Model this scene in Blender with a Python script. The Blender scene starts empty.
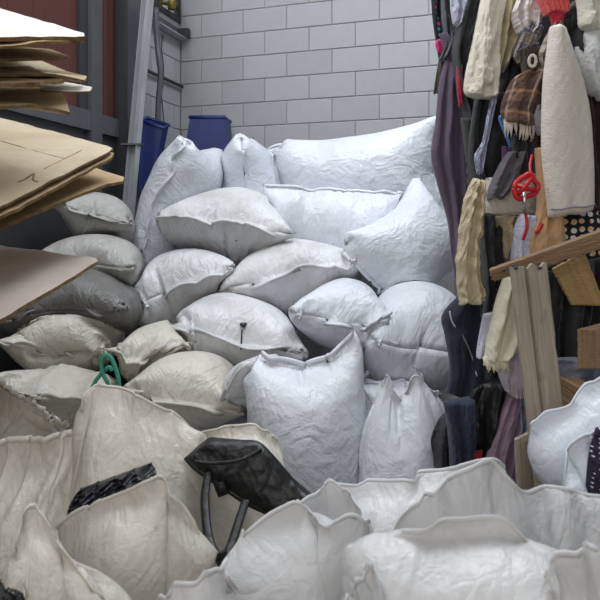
import bpy, bmesh, math, random
import numpy as np
from mathutils import Vector, Matrix

# ---------------------------------------------------------------- camera, light, exposure
FPX = 660.0
CAM_H = 1.40
HORIZON = 235.0        # photo row of the horizon; the lens axis is level and shifted
scene = bpy.context.scene
COL = scene.collection
cam_d = bpy.data.cameras.new('camera')
cam_d.sensor_width = 36.0
cam_d.lens = FPX / 600.0 * 36.0
cam_d.clip_start = 0.02
cam_d.dof.use_dof = True
cam_d.dof.focus_distance = 3.9
cam_d.dof.aperture_fstop = 9.0
cam = bpy.data.objects.new('camera', cam_d)
COL.objects.link(cam)
cam.location = (0, 0, CAM_H)
cam.rotation_euler = (math.pi / 2, 0, 0)
cam_d.shift_y = (HORIZON - 300.0) / 600.0
scene.camera = cam

world = bpy.data.worlds.new('overcast_sky')
scene.world = world
world.use_nodes = True
world.node_tree.nodes['Background'].inputs[0].default_value = (0.86, 0.92, 1.0, 1)
world.node_tree.nodes['Background'].inputs[1].default_value = 0.25


def area(name, loc, target, sx, sy, power, col):
    d = bpy.data.lights.new(name, 'AREA')
    d.shape = 'RECTANGLE'
    d.size, d.size_y, d.energy, d.color = sx, sy, power, col
    o = bpy.data.objects.new(name, d)
    COL.objects.link(o)
    o.location = loc
    o.rotation_euler = (Vector(target) - Vector(loc)).to_track_quat('-Z', 'Y').to_euler()
    return o


# high window strip over the sliding door, roof light, and the open yard door behind the viewer
area('clerestory_window', (-1.7, 2.8, 4.3), (0.9, 3.0, 2.4), 4.2, 0.9, 85, (0.92, 0.96, 1.0))
area('roof_skylight', (0.9, 3.0, 5.4), (0.5, 3.3, 1.0), 2.4, 2.4, 178, (0.90, 0.95, 1.0))
area('open_doorway', (-1.0, -3.0, 2.4), (0.0, 3.0, 1.0), 3.2, 2.6, 66, (1.0, 0.96, 0.90))
vs = scene.view_settings
vs.view_transform = 'Standard'
vs.look = 'None'
vs.gamma = 1.0
vs.use_curve_mapping = False
vs.exposure = 0.04

# ---------------------------------------------------------------- geometry helpers


def P(px, py, Y):
    """world point seen at photo pixel (px,py) that stands at distance Y into the room"""
    return np.array([(px - 300.0) / FPX * Y, Y, CAM_H + (HORIZON - py) / FPX * Y])


rng = np.random.default_rng(7)
CORNER = np.array([-1.03, 5.68, 0.0])
E1 = np.array([0.954, -0.2995, 0.0])      # along the back wall to the right
E2 = np.array([-0.2995, -0.954, 0.0])     # along the left wall towards the viewer
EZ = np.array([0, 0, 1.0])


def BW(s, d, z):
    return CORNER + E1 * s + E2 * d + EZ * z


def LW(t, d, z):
    return CORNER + E2 * t + E1 * d + EZ * z


def tl(px):
    k = (px - 300) / FPX
    return (-1.03 - 5.68 * k) / (0.2995 - 0.954 * k)


def props(o, label=None, cat=None, group=None, kind=None):
    if label: o['label'] = label
    if cat: o['category'] = cat
    if group: o['group'] = group
    if kind: o['kind'] = kind
    return o


def mesh_obj(name, verts, faces, mat, parent=None, smooth=True, uv=None, base=None):
    """one mesh object; origin at its base centre (or the parent's origin)"""
    v = np.asarray(verts, dtype=np.float64)
    if parent is not None:
        org = np.array(parent.location)
    elif base is not None:
        org = np.array(base, dtype=float)
    else:
        org = np.array([(v[:, 0].min() + v[:, 0].max()) / 2, (v[:, 1].min() + v[:, 1].max()) / 2, v[:, 2].min()])
    me = bpy.data.meshes.new(name)
    me.from_pydata((v - org).tolist(), [], faces if isinstance(faces, list) else faces.tolist())
    if uv is not None:
        l = me.uv_layers.new(name='UVMap')
        idx = np.empty(len(me.loops), dtype=np.int32)
        me.loops.foreach_get('vertex_index', idx)
        l.data.foreach_set('uv', np.asarray(uv, dtype=np.float32)[idx].ravel())
    if smooth:
        me.polygons.foreach_set('use_smooth', np.ones(len(me.polygons), dtype=bool))
    me.update()
    me.materials.append(mat)
    o = bpy.data.objects.new(name, me)
    COL.objects.link(o)
    if parent is not None:
        o.parent = parent
    else:
        o.location = org
    return o


def empty(name, loc):
    o = bpy.data.objects.new(name, None)
    COL.objects.link(o)
    o.location = Vector(loc)
    o.empty_display_size = 0.1
    return o


def hexa(c):
    """box from 8 corners: 4 lower, 4 upper"""
    f = [(0, 3, 2, 1), (4, 5, 6, 7), (0, 1, 5, 4), (1, 2, 6, 5), (2, 3, 7, 6), (3, 0, 4, 7)]
    return [np.asarray(p, float) for p in c], [list(x) for x in f]


def frame_box(fr, a0, a1, d0, d1, z0, z1):
    return hexa([fr(a0, d0, z0), fr(a1, d0, z0), fr(a1, d1, z0), fr(a0, d1, z0),
                 fr(a0, d0, z1), fr(a1, d0, z1), fr(a1, d1, z1), fr(a0, d1, z1)])


def bevel(o, w, seg=1):
    m = o.modifiers.new('bevel', 'BEVEL')
    m.width, m.segments, m.limit_method = w, seg, 'ANGLE'
    return o


def join_parts(parts):
    V, F = [], []
    for v, f in parts:
        n = len(V)
        V += [np.asarray(p, float) for p in v]
        F += [[i + n for i in q] for q in f]
    return V, F


def tube(pts, r, n=8, flat=None):
    """swept tube through points; r a number or list; flat = (direction, factor) squashes it"""
    pts = [np.asarray(p, float) for p in pts]
    V, F = [], []
    K = len(pts)
    up = np.array([0.13, 0.2, 0.97])
    for i, p in enumerate(pts):
        t = pts[min(i + 1, K - 1)] - pts[max(i - 1, 0)]
        t /= np.linalg.norm(t) + 1e-9
        if flat is not None:
            b = np.asarray(flat[0], float)
            b = b - t * np.dot(b, t)
        elif i == 0:
            b = np.cross(t, up)
        else:
            b = pb - t * np.dot(pb, t)
        if np.linalg.norm(b) < 1e-4:
            b = np.cross(t, [1, 0, 0])
        b /= np.linalg.norm(b)
        pb = b
        c = np.cross(t, b)
        rr = r[i] if hasattr(r, '__len__') else r
        k = flat[1] if flat is not None else 1.0
        for j in range(n):
            a = 2 * math.pi * j / n
            V.append(p + rr * (math.cos(a) * b * k + math.sin(a) * c))
    for i in range(K - 1):
        for j in range(n):
            F.append([i * n + j, i * n + (j + 1) % n, (i + 1) * n + (j + 1) % n, (i + 1) * n + j])
    F.append(list(range(n))[::-1])
    F.append([(K - 1) * n + j for j in range(n)])
    return V, F


def catmull(pts, n, closed=False):
    p = np.asarray(pts, float)
    K = len(p)
    out = []
    tt = np.linspace(0, K if closed else K - 1, n, endpoint=not closed)
    for t in tt:
        i = int(math.floor(t))
        if not closed:
            i = min(i, K - 2)
        f = t - i
        g = (lambda q: p[q % K]) if closed else (lambda q: p[min(max(q, 0), K - 1)])
        a, b, c, d = g(i - 1), g(i), g(i + 1), g(i + 2)
        out.append(0.5 * ((2 * b) + (-a + c) * f + (2 * a - 5 * b + 4 * c - d) * f * f + (-a + 3 * b - 3 * c + d) * f ** 3))
    return np.array(out)


def wave_noise(x, y, seed, fr=1.0, n=7):
    r = np.random.default_rng(seed)
    s = 0
    for _ in range(n):
        a, k = r.uniform(0, 6.283), r.uniform(0.5, 1.6) * fr
        s = s + np.sin((np.cos(a) * x + np.sin(a) * y) * k * 6.283 + r.uniform(0, 6.283)) * r.uniform(.5, 1)
    return s / n * 1.6


# ---------------------------------------------------------------- materials
class NT:
    def __init__(self, name):
        self.m = bpy.data.materials.new(name)
        self.m.use_nodes = True
        self.t = self.m.node_tree
        self.b = self.t.nodes['Principled BSDF']
        self.out = self.t.nodes['Material Output']

    def n(self, typ, **kw):
        x = self.t.nodes.new(typ)
        for k, v in kw.items():
            setattr(x, k, v)
        return x

    def l(self, a, b):
        self.t.links.new(a, b)

    def coord(self, kind='Object', scale=(1, 1, 1), rot=(0, 0, 0)):
        c = self.n('ShaderNodeTexCoord')
        m = self.n('ShaderNodeMapping')
        m.inputs['Scale'].default_value = scale
        m.inputs['Rotation'].default_value = rot
        self.l(c.outputs[kind], m.inputs[0])
        return m.outputs[0]

    def noise(self, co, scale, detail=4, rough=0.55, dist=0.0):
        x = self.n('ShaderNodeTexNoise')
        x.inputs['Scale'].default_value = scale
        x.inputs['Detail'].default_value = detail
        x.inputs['Roughness'].default_value = rough
        x.inputs['Distortion'].default_value = dist
        self.l(co, x.inputs['Vector'])
        return x.outputs[0]

    def ramp(self, fac, stops):
        r = self.n('ShaderNodeValToRGB')
        e = r.color_ramp.elements
        while len(e) < len(stops):
            e.new(0.5)
        for q, (p, c) in zip(e, stops):
            q.position = p
            q.color = (*c, 1) if len(c) == 3 else c
        self.l(fac, r.inputs[0])
        return r.outputs[0]

    def mix(self, fac, a, b, mode='MIX'):
        x = self.n('ShaderNodeMix', data_type='RGBA', blend_type=mode)
        for s, v in ((0, fac), (6, a), (7, b)):
            if hasattr(v, 'is_output'):
                self.l(v, x.inputs[s])
            else:
                x.inputs[s].default_value = (*v, 1) if isinstance(v, tuple) and len(v) == 3 else v
        return x.outputs[2]

    def math(self, op, a, b=0.0):
        x = self.n('ShaderNodeMath', operation=op)
        for s, v in ((0, a), (1, b)):
            if hasattr(v, 'is_output'):
                self.l(v, x.inputs[s])
            else:
                x.inputs[s].default_value = v
        return x.outputs[0]

    def bump(self, h, strength, dist):
        x = self.n('ShaderNodeBump')
        x.inputs['Strength'].default_value = strength
        x.inputs['Distance'].default_value = dist
        self.l(h, x.inputs['Height'])
        self.l(x.outputs[0], self.b.inputs['Normal'])
        return x.outputs[0]

    def color(self, c):
        if hasattr(c, 'is_output'):
            self.l(c, self.b.inputs['Base Color'])
        else:
            self.b.inputs['Base Color'].default_value = (*c, 1)

    def set(self, **kw):
        for k, v in kw.items():
            self.b.inputs[k.replace('_', ' ')].default_value = v
        return self


def lin(r, g, b):
    f = lambda c: ((c / 255 + 0.055) / 1.055) ** 2.4 if c > 10 else c / 255 / 12.92
    return (f(r), f(g), f(b))


def sack_mat(name, tint, dirt, dirt_col, trans=0.0, seed=0.0):
    k = NT(name)
    co = k.coord('Object', (1, 1, 1))
    big = k.noise(co, 3.2 + seed, 5, 0.6)
    fine = k.noise(co, 22, 4, 0.65)
    f1 = k.ramp(big, [(0.42, (0, 0, 0)), (0.75, (dirt,) * 3)])
    f2 = k.ramp(fine, [(0.62, (0, 0, 0)), (0.8, (dirt * 0.7,) * 3)])
    c = k.mix(f1, tint, dirt_col)
    c = k.mix(f2, c, tuple(x * 0.6 for x in dirt_col))
    spk = k.ramp(k.noise(co, 11, 5, 0.7, 0.5), [(0.685, (0, 0, 0)), (0.72, (min(1.0, dirt * 1.3),) * 3)])
    c = k.mix(spk, c, lin(86, 78, 66))
    k.color(c)
    k.set(Roughness=0.34)
    k.b.inputs['Specular IOR Level'].default_value = 0.45
    # crinkles of stiff woven plastic: warped ridges at two sizes
    uv = k.coord('UV', (1, 1, 1))
    wob = k.n('ShaderNodeTexNoise')
    wob.inputs['Scale'].default_value = 5.0
    wob.inputs['Detail'].default_value = 3
    k.l(uv, wob.inputs['Vector'])
    add = k.n('ShaderNodeVectorMath', operation='MULTIPLY_ADD')
    k.l(wob.outputs['Color'], add.inputs[0])
    add.inputs[1].default_value = (.22, .22, .22)
    k.l(uv, add.inputs[2])
    vr = []
    for sc_ in (7.0, 17.0):
        q = k.n('ShaderNodeTexVoronoi')
        q.inputs['Scale'].default_value = sc_
        k.l(add.outputs[0], q.inputs['Vector'])
        vr.append(q.outputs['Distance'])
    w1 = k.noise(k.coord('UV', (7, 4.5, 1)), 1.0, 3, 0.5, 1.6)
    w2 = k.noise(uv, 34, 3, 0.55, 0.8)
    r1 = k.math('ABSOLUTE', k.math('SUBTRACT', w1, 0.5))
    r2 = k.math('ABSOLUTE', k.math('SUBTRACT', w2, 0.5))
    h = k.math('ADD', k.math('MULTIPLY', r1, 1.2), k.math('MULTIPLY', r2, 0.25))
    h = k.math('ADD', h, k.math('ADD', k.math('MULTIPLY', vr[0], 0.55), k.math('MULTIPLY', vr[1], 0.2)))
    nb = k.bump(h, 0.5, 0.035)
    if trans:
        tr = k.n('ShaderNodeBsdfTranslucent')
        k.l(c, tr.inputs[0])
        k.l(nb, tr.inputs['Normal'])
        mx = k.n('ShaderNodeMixShader')
        mx.inputs[0].default_value = trans
        k.l(k.b.outputs[0], mx.inputs[1])
        k.l(tr.outputs[0], mx.inputs[2])
        k.l(mx.outputs[0], k.out.inputs[0])
    return k.m


M = {}
M['white'] = sack_mat('sack_white', lin(222, 226, 234), 0.25, lin(165, 160, 150))
M['white2'] = sack_mat('sack_white_dusty', lin(218, 219, 222), 0.55, lin(150, 143, 130), seed=.7)
M['grey'] = sack_mat('sack_greyish', lin(182, 180, 176), 0.6, lin(128, 122, 112), seed=1.3)  # dirty grey, darkened further to carry the shade by the left wall
M['dark'] = sack_mat('sack_dirty_shaded', lin(118, 116, 114), 0.7, lin(72, 69, 64), seed=.3)  # dirt plus shade mixed into the colour of the darkest left sack
M['tan'] = sack_mat('sack_aged', lin(206, 201, 190), 0.55, lin(154, 146, 128), seed=.5)
M['cream'] = sack_mat('sack_cream', lin(230, 224, 214), 0.45, lin(180, 169, 148), 0.18, seed=.9)
M['clear'] = sack_mat('sack_sheer', lin(235, 234, 234), 0.3, lin(190, 180, 160), 0.25, seed=.2)


def simple(name, c, rough=0.6, metal=0.0, bump=None, var=0.25, scale=8, coord=(1, 1, 1)):
    k = NT(name)
    co = k.coord('Object', coord)
    f = k.noise(co, scale, 5, 0.6)
    k.color(k.mix(k.ramp(f, [(0.3, (0, 0, 0)), (0.75, (var,) * 3)]), c, tuple(x * 0.45 for x in c)))
    k.set(Roughness=rough, Metallic=metal)
    if bump:
        k.bump(k.noise(co, bump[0], 4, 0.6), bump[1], 0.01)
    return k.m


M['block'] = simple('concrete_block', lin(170, 171, 174), 0.9, bump=(120, 0.35), var=0.22, scale=3)
M['block2'] = simple('concrete_block_pale', lin(173, 174, 177), 0.9, bump=(120, 0.35), var=0.22, scale=4)
M['block3'] = simple('concrete_block_dull', lin(167, 168, 171), 0.9, bump=(120, 0.35), var=0.25, scale=3)
M['mortar'] = simple('mortar', lin(150, 149, 147), 0.95, bump=(90, 0.5))
M['floor'] = simple('concrete_floor', lin(110, 108, 104), 0.85, bump=(40, 0.3))
M['steel'] = simple('painted_steel', lin(92, 94, 98), 0.5, 0.2, var=0.4)
M['darksteel'] = simple('dark_steel', lin(62, 63, 66), 0.55, 0.2, var=0.4)
M['galv'] = simple('galvanised_steel', lin(188, 190, 194), 0.4, 0.5, var=0.3, scale=5)
M['brown'] = simple('brown_door_panel', lin(92, 50, 40), 0.6, var=0.4, scale=3, coord=(6, 6, .6))
M['blue'] = simple('blue_plastic', lin(26, 44, 108), 0.45, var=0.5, scale=6)
M['brass'] = simple('brass_fitting', lin(150, 130, 70), 0.4, 0.6)
M['green'] = simple('green_cord', lin(60, 150, 125), 0.6)
M['blackplastic'] = simple('black_plastic', lin(24, 25, 30), 0.28, bump=(30, 0.6), var=0.2)
M['leather'] = simple('black_leather', lin(22, 22, 23), 0.42, bump=(45, 0.35), var=0.3)
M['red'] = simple('red_plastic', lin(200, 28, 36), 0.35, var=0.15)
M['chrome'] = simple('chrome', lin(210, 210, 212), 0.2, 0.95, var=0.1)


def board_mat(name, a, b, scale=4):
    k = NT(name)
    co = k.coord('Object', (1, 1, 1))
    f = k.noise(co, scale, 5, 0.6, 0.4)
    g = k.noise(co, 60, 3)
    c = k.mix(k.ramp(f, [(0.35, (0, 0, 0)), (0.68, (1, 1, 1))]), a, b)
    c = k.mix(k.math('MULTIPLY', g, 0.25), c, tuple(x * .5 for x in b))
    k.color(c)
    k.set(Roughness=0.85)
    k.bump(f, 0.2, 0.02)
    return k.m


M['card'] = board_mat('brown_cardboard', lin(200, 176, 138), lin(176, 150, 112))
M['card2'] = board_mat('pale_cardboard', lin(208, 193, 168), lin(186, 168, 138))
M['cardw'] = board_mat('white_overlit_cardboard', lin(238, 234, 226), lin(226, 218, 205))  # true white for the scrap; on the top sheet it paints overexposure
M['cardp'] = board_mat('grey_faced_cardboard', lin(226, 212, 202), lin(206, 190, 180))  # base colour lightened to stand in for light missing on this sheet
M['cardd'] = board_mat('dark_cardboard', lin(150, 122, 88), lin(112, 88, 62))
M['cardedge'] = board_mat('cardboard_edge', lin(150, 118, 74), lin(100, 76, 46), 30)


def wood_mat(name, a, b, d):
    k = NT(name)
    co = k.coord('UV', (110, 3.5, 1))
    f = k.noise(co, 1.0, 6, 0.65, 0.9)
    c = k.mix(k.ramp(f, [(0.3, (0, 0, 0)), (0.75, (1, 1, 1))]), a, b)
    s = k.noise(k.coord('UV', (26, 9, 1)), 1.0, 5)
    c = k.mix(k.ramp(s, [(0.58, (0, 0, 0)), (0.8, (0.75,) * 3)]), c, d)
    k.color(c)
    k.set(Roughness=0.8)
    k.bump(f, 0.3, 0.004)
    return k.m


M['oldwood'] = wood_mat('weathered_timber', lin(176, 165, 146), lin(136, 124, 106), lin(84, 74, 62))
M['brownwood'] = wood_mat('brown_timber', lin(146, 118, 86), lin(100, 76, 54), lin(58, 42, 30))
M['yellowwood'] = wood_mat('yellow_plank', lin(176, 146, 98), lin(140, 110, 68), lin(88, 68, 42))


def cloth(name, c, rough=0.85, weave=180, var=0.2, sheen=0.2):
    k = NT(name)
    co = k.coord('UV')
    f = k.noise(co, 6, 4, 0.6)
    k.color(k.mix(k.ramp(f, [(0.3, (0, 0, 0)), (0.75, (var,) * 3)]), c, tuple(x * 0.5 for x in c)))
    k.set(Roughness=rough)
    k.b.inputs['Sheen Weight'].default_value = sheen
    h = k.math('ADD', k.noise(co, weave, 2), k.math('MULTIPLY', k.noise(co, 18, 3, .5, .6), 1.6))
    k.bump(h, 0.35, 0.012)
    return k.m


def plaid(name, base, lines):
    k = NT(name)
    co = k.coord('UV')
    sep = k.n('ShaderNodeSeparateXYZ')
    k.l(co, sep.inputs[0])
    c = base
    for ax, period, off, width, colr, al in lines:
        t = k.math('FRACT', k.math('ADD', k.math('DIVIDE', sep.outputs[ax], period), off))
        f = k.math('MULTIPLY', k.math('LESS_THAN', t, width), al)
        c = k.mix(f, c, colr)
    k.color(c)
    k.set(Roughness=0.9)
    k.bump(k.noise(co, 160, 2), 0.4, 0.01)
    return k.m


def dots(name, base, dot, scale, size, dot2=None):
    k = NT(name)
    v = k.n('ShaderNodeTexVoronoi')
    v.inputs['Scale'].default_value = scale
    v.inputs['Randomness'].default_value = 0.25
    k.l(k.coord('UV'), v.inputs['Vector'])
    f = k.math('LESS_THAN', v.outputs['Distance'], size)
    d = k.mix(k.math('GREATER_THAN', k.noise(k.coord('UV'), 21, 1), 0.53), dot, dot2 or dot)
    k.color(k.mix(f, base, d))
    k.set(Roughness=0.8)
    return k.m

# ---------------------------------------------------------------- the room
WALL_H = 3.75
v, f = hexa([(-6, -4, -.1), (6, -4, -.1), (6, 8, -.1), (-6, 8, -.1), (-6, -4, 0), (6, -4, 0), (6, 8, 0), (-6, 8, 0)])
props(mesh_obj('floor', v, f, M['floor'], smooth=False), 'grey concrete floor under the sacks', kind='structure')

wall_back = mesh_obj('wall_back', *frame_box(BW, -0.2, 5.2, -0.007, -0.2, 0, WALL_H), M['mortar'], smooth=False)
props(wall_back, 'grey concrete block wall behind the pile of sacks', kind='structure')
BWID, BHT, JOINT = 0.3830, 0.1945, 0.007
Z0 = -0.0304


def block_mesh(name, fr, org_a, w):
    """one concrete block with a chamfered face; shared by all blocks of that width"""
    j, c = JOINT / 2, 0.004
    pts = []
    for d, k in ((-0.02, 0.0), (-0.003, 0.0), (0.0, c)):
        for a, z in ((j + k, j + k), (w - j - k, j + k), (w - j - k, BHT - j - k), (j + k, BHT - j - k)):
            pts.append(fr(a, d, z) - CORNER)
    F = [[8, 9, 10, 11]]
    for r in (0, 4):
        for q in range(4):
            F.append([r + q, r + (q + 1) % 4, r + 4 + (q + 1) % 4, r + 4 + q])
    me = bpy.data.meshes.new(name)
    me.from_pydata([tuple(p) for p in pts], [], F)
    me.update()
    return me


def lay_blocks(fr, parent, a_from, a_to, z_from, z_to, shift, flipped=False):
    meshes = {}
    org = Vector(parent.location)
    r = random.Random(3)
    for row in range(0, 24):
        z = Z0 + row * BHT
        if z + 0.1 < z_from or z + 0.1 > z_to:
            continue
        a = -BWID + shift + (BWID / 2 if row % 2 else 0)
        while a < a_to:
            a0, a1 = max(a, a_from), min(a + BWID, a_to)
            if a1 - a0 > 0.03:
                w = round(a1 - a0, 3)
                mk = r.choice(('block', 'block', 'block2', 'block3'))
                if (w, mk) not in meshes:
                    me = block_mesh('block', fr, 0, w)
                    me.materials.append(M[mk])
                    meshes[(w, mk)] = me
                o = bpy.data.objects.new('block', meshes[(w, mk)])
                COL.objects.link(o)
                o.parent = parent
                o.location = Vector(fr(a0, r.uniform(-.001, .001), z)) - org
            a += BWID


# joint in course at photo px 239 -> s about 0.52
lay_blocks(BW, wall_back, 0.0, 4.2, 0.3, WALL_H, 0.1975)

wall_left = mesh_obj('wall_left', *frame_box(LW, -0.2, 0.75, -0.007, -0.2, 0, 3.22), M['mortar'], smooth=False)
props(wall_left, 'shaded concrete block side wall beside the sliding door', kind='structure')
lay_blocks(LW, wall_left, 0.0, 0.74, 1.2, 3.1, 0.1)
lintel = mesh_obj('trim_1', *join_parts([frame_box(LW, -.1, .75, 0, -.2, 3.5, WALL_H)]), M['steel'], smooth=False)
props(lintel, 'steel lintel over the small high window', kind='structure')
win = mesh_obj('window_1', *join_parts([frame_box(LW, 0, .75, .01, -.06, 3.22, 3.26), frame_box(LW, .36, .39, .0, -.05, 3.26, 3.5),
                                        frame_box(LW, 0, .04, .0, -.05, 3.26, 3.5)]), M['darksteel'], smooth=False)
props(win, 'narrow high window above the side wall', kind='structure')
gl = NT('window_glass')
gl.set(Roughness=0.05)
gl.b.inputs['Transmission Weight'].default_value = 1.0
mesh_obj('pane', *frame_box(LW, .04, .72, -.02, -.026, 3.26, 3.5), gl.m, win, smooth=False)

# sliding door: brown boarded panels in a grey steel frame
door = empty('door_1', LW(1.9, 0, 0))
props(door, 'brown boarded sliding door in a grey steel frame', kind='structure')
mesh_obj('post', *frame_box(LW, .725, .955, .05, -.2, 0, WALL_H), M['steel'], door, smooth=False)
mesh_obj('post_flange', *frame_box(LW, .945, .975, .075, -.1, 0, WALL_H), M['darksteel'], door, smooth=False)
mesh_obj('stile', *frame_box(LW, 1.19, 1.312, .03, -.05, 0, WALL_H), M['steel'], door, smooth=False)
mesh_obj('stile', *frame_box(LW, 1.312, 1.40, .0, -.05, 2.2, WALL_H), M['darksteel'], door, smooth=False)
mesh_obj('rail', *frame_box(LW, .975, 3.2, .025, -.05, 2.10, 2.23), M['steel'], door, smooth=False)
mesh_obj('kick_panel', *frame_box(LW, .975, 3.2, -.01, -.06, 0, 2.10), M['darksteel'], door, smooth=False)
a = 0.98
while a < 3.1:
    b = a + 0.105
    if not (1.17 < a + .05 < 1.33):
        bevel(mesh_obj('plank', *frame_box(LW, a, b - .003, -.02, -.05, 2.23, WALL_H), M['brown'], door, smooth=False), .004)
    a = b
mesh_obj('wall_side', *frame_box(LW, 3.2, 7.5, 0, -.2, 0, WALL_H), M['darksteel'], smooth=False)
props(bpy.data.objects['wall_side'], 'dark side wall beyond the sliding door', kind='structure')
roof = mesh_obj('shading_roof', *join_parts([frame_box(LW, -.3, 7.5, -.3, 1.25, 4.9, 5.0), frame_box(LW, -.3, .5, 1.25, 5.2, 4.9, 5.0), frame_box(LW, .5, 2.0, 1.25, 2.0, 4.9, 5.0)]), M['darksteel'], smooth=False)  # out of view; overhang and corner panel sized to block skylight at left
props(roof, 'unseen roof slabs shaped to shade the left side and corner', kind='structure')

# steel fittings in the corner
o = props(empty('angle_iron', LW(.35, .05, 3.08)), 'rusty steel angle iron running along the side wall to the corner', 'angle iron')
mesh_obj('flange', *frame_box(LW, .03, .72, .006, .014, 3.06, 3.16), M['steel'], o, smooth=False)
mesh_obj('web', *frame_box(LW, .03, .72, .014, .09, 3.06, 3.07), M['galv'], o, smooth=False)
mesh_obj('bracket', *frame_box(LW, .03, .08, .014, .11, 3.07, 3.15), M['darksteel'], o, smooth=False)
props(mesh_obj('conduit', *tube([LW(.75, .03, 2.67), LW(.4, .03, 2.67), LW(.02, .03, 2.67)], .014), M['darksteel']),
      'thin dark conduit fixed across the side wall below the angle iron', 'pipe')
cable = [LW(.34 + .02 * math.sin(i * 1.9), .02, 3.02 - i * .12) for i in range(10)]
props(mesh_obj('cable', *tube(catmull(cable, 28), .005, 6), M['darksteel']), 'thin black cable dangling down the side wall', 'cable')
pipe = [P(156, 8, 5.02), P(157, 40, 5.02), P(159, 60, 5.0), P(160.5, 76, 5.0), P(158, 110, 5.0), P(157.5, 175, 5.0)]
props(mesh_obj('standpipe', *tube(catmull(pipe, 24), .022, 10), M['steel']), 'slender grey standpipe with a slight bend by the corner', 'pipe')


def channel(p0, p1, w, d, t, name, mat):
    """C-channel leaning from p0 (foot) to p1"""
    ax = p1 - p0
    s = np.array([0.9, -0.35, 0]); s -= ax * np.dot(s, ax) / np.dot(ax, ax); s /= np.linalg.norm(s)
    n = np.cross(ax, s); n /= np.linalg.norm(n)
    if n[1] > 0: n = -n
    prof = [(-w, 0), (w, 0), (w, d), (w - t, d), (w - t, t), (-w + t, t), (-w + t, d), (-w, d)]
    V = [p0 + s * a + n * b for a, b in prof] + [p1 + s * a + n * b for a, b in prof]
    F = [[i, (i + 1) % 8, 8 + (i + 1) % 8, 8 + i] for i in range(8)]
    for q in (0, 8):
        F += [[q + 0, q + 1, q + 4, q + 5], [q + 1, q + 2, q + 3, q + 4], [q + 0, q + 5, q + 6, q + 7]]
    return V, F


foot, top = P(136, 150, 4.62), P(150.5, -8, 4.78)
foot2 = foot + (foot - top) * 1.05
ch = mesh_obj('steel_channel', *channel(foot2, top, .036, .05, .006, '', None), M['galv'], smooth=False)
props(ch, 'galvanised steel channel leaning against the door post', 'steel channel')
pl = foot + np.array([0, -.03, .04])
mesh_obj('foot_plate', *hexa([pl + np.array(q) for q in [(-.09, -.03, -.012), (.05, -.03, -.012), (.05, .05, -.012), (-.09, .05, -.012), (-.09, -.03, .0), (.05, -.03, .0), (.05, .05, .0), (-.09, .05, .0)]]), M['steel'], ch, smooth=False)
bf = empty('brass_fitting', BW(-.02, .05, 3.36))
props(bf, 'small brass valve on the wall at the top corner', 'valve')
c = P(172, 2, 5.45)
bf.location = Vector(c)
mesh_obj('body', *tube([c + np.array([0, 0, .03]), c, c - np.array([0, 0, .06])], .034, 10), M['brass'], bf)
mesh_obj('stem', *tube([c + np.array([0, 0, .02]), c + np.array([0, .12, .03]), c + np.array([0, .22, .03])], .018, 8), M['brass'], bf)


def bin_tub(name, label, corners_front, Y, depth, h_lean):
    """tapered plastic tub seen from one side: front face corners px (tl,tr,br,bl)"""
    root = empty(name, P(*corners_front[3], Y))
    props(root, label, 'tub')
    fr = [P(*q, Y) for q in corners_front]
    back = [p + np.array([0.02, depth, h_lean]) for p in fr]
    c = (sum(fr) + sum(back)) / 8
    out = [fr[3], fr[2], back[2], back[3], fr[0], fr[1], back[1], back[0]]
    inn = [c + (p - c) * (.93 if i > 3 else .9) for i, p in enumerate(out)]
    V = out + inn
    F = [[0, 3, 2, 1], [8, 9, 10, 11]] + [[q, (q + 1) % 4, (q + 1) % 4 + 4, q + 4] for q in range(4)]
    F += [[8 + (q + 1) % 4, 8 + q, 12 + q, 12 + (q + 1) % 4] for q in range(4)]
    F += [[4 + q, 4 + (q + 1) % 4, 12 + (q + 1) % 4, 12 + q] for q in range(4)]
    for i in range(4):
        V[12 + i] = V[12 + i] * 1.0
        V[12 + i][2] = out[4 + i][2]
    bevel(mesh_obj('shell', V, F, M['blue'], root, smooth=False), .008, 2)
    # rolled lip
    lip = [out[4], out[5], out[6], out[7], out[4]]
    mesh_obj('lip', *tube(lip, .014, 8), M['blue'], root)
    return root


bin_tub('blue_tub', 'scuffed blue plastic tub standing against the block wall', [(190, 117), (225, 117), (228, 152), (184, 152)], 5.15, .22, 0.0)
bin_tub('blue_tub', 'dark blue plastic tub tipped on its side behind the steel channel', [(141, 120), (163, 128), (153, 178), (138, 192)], 4.86, .12, 0.04)

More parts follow.
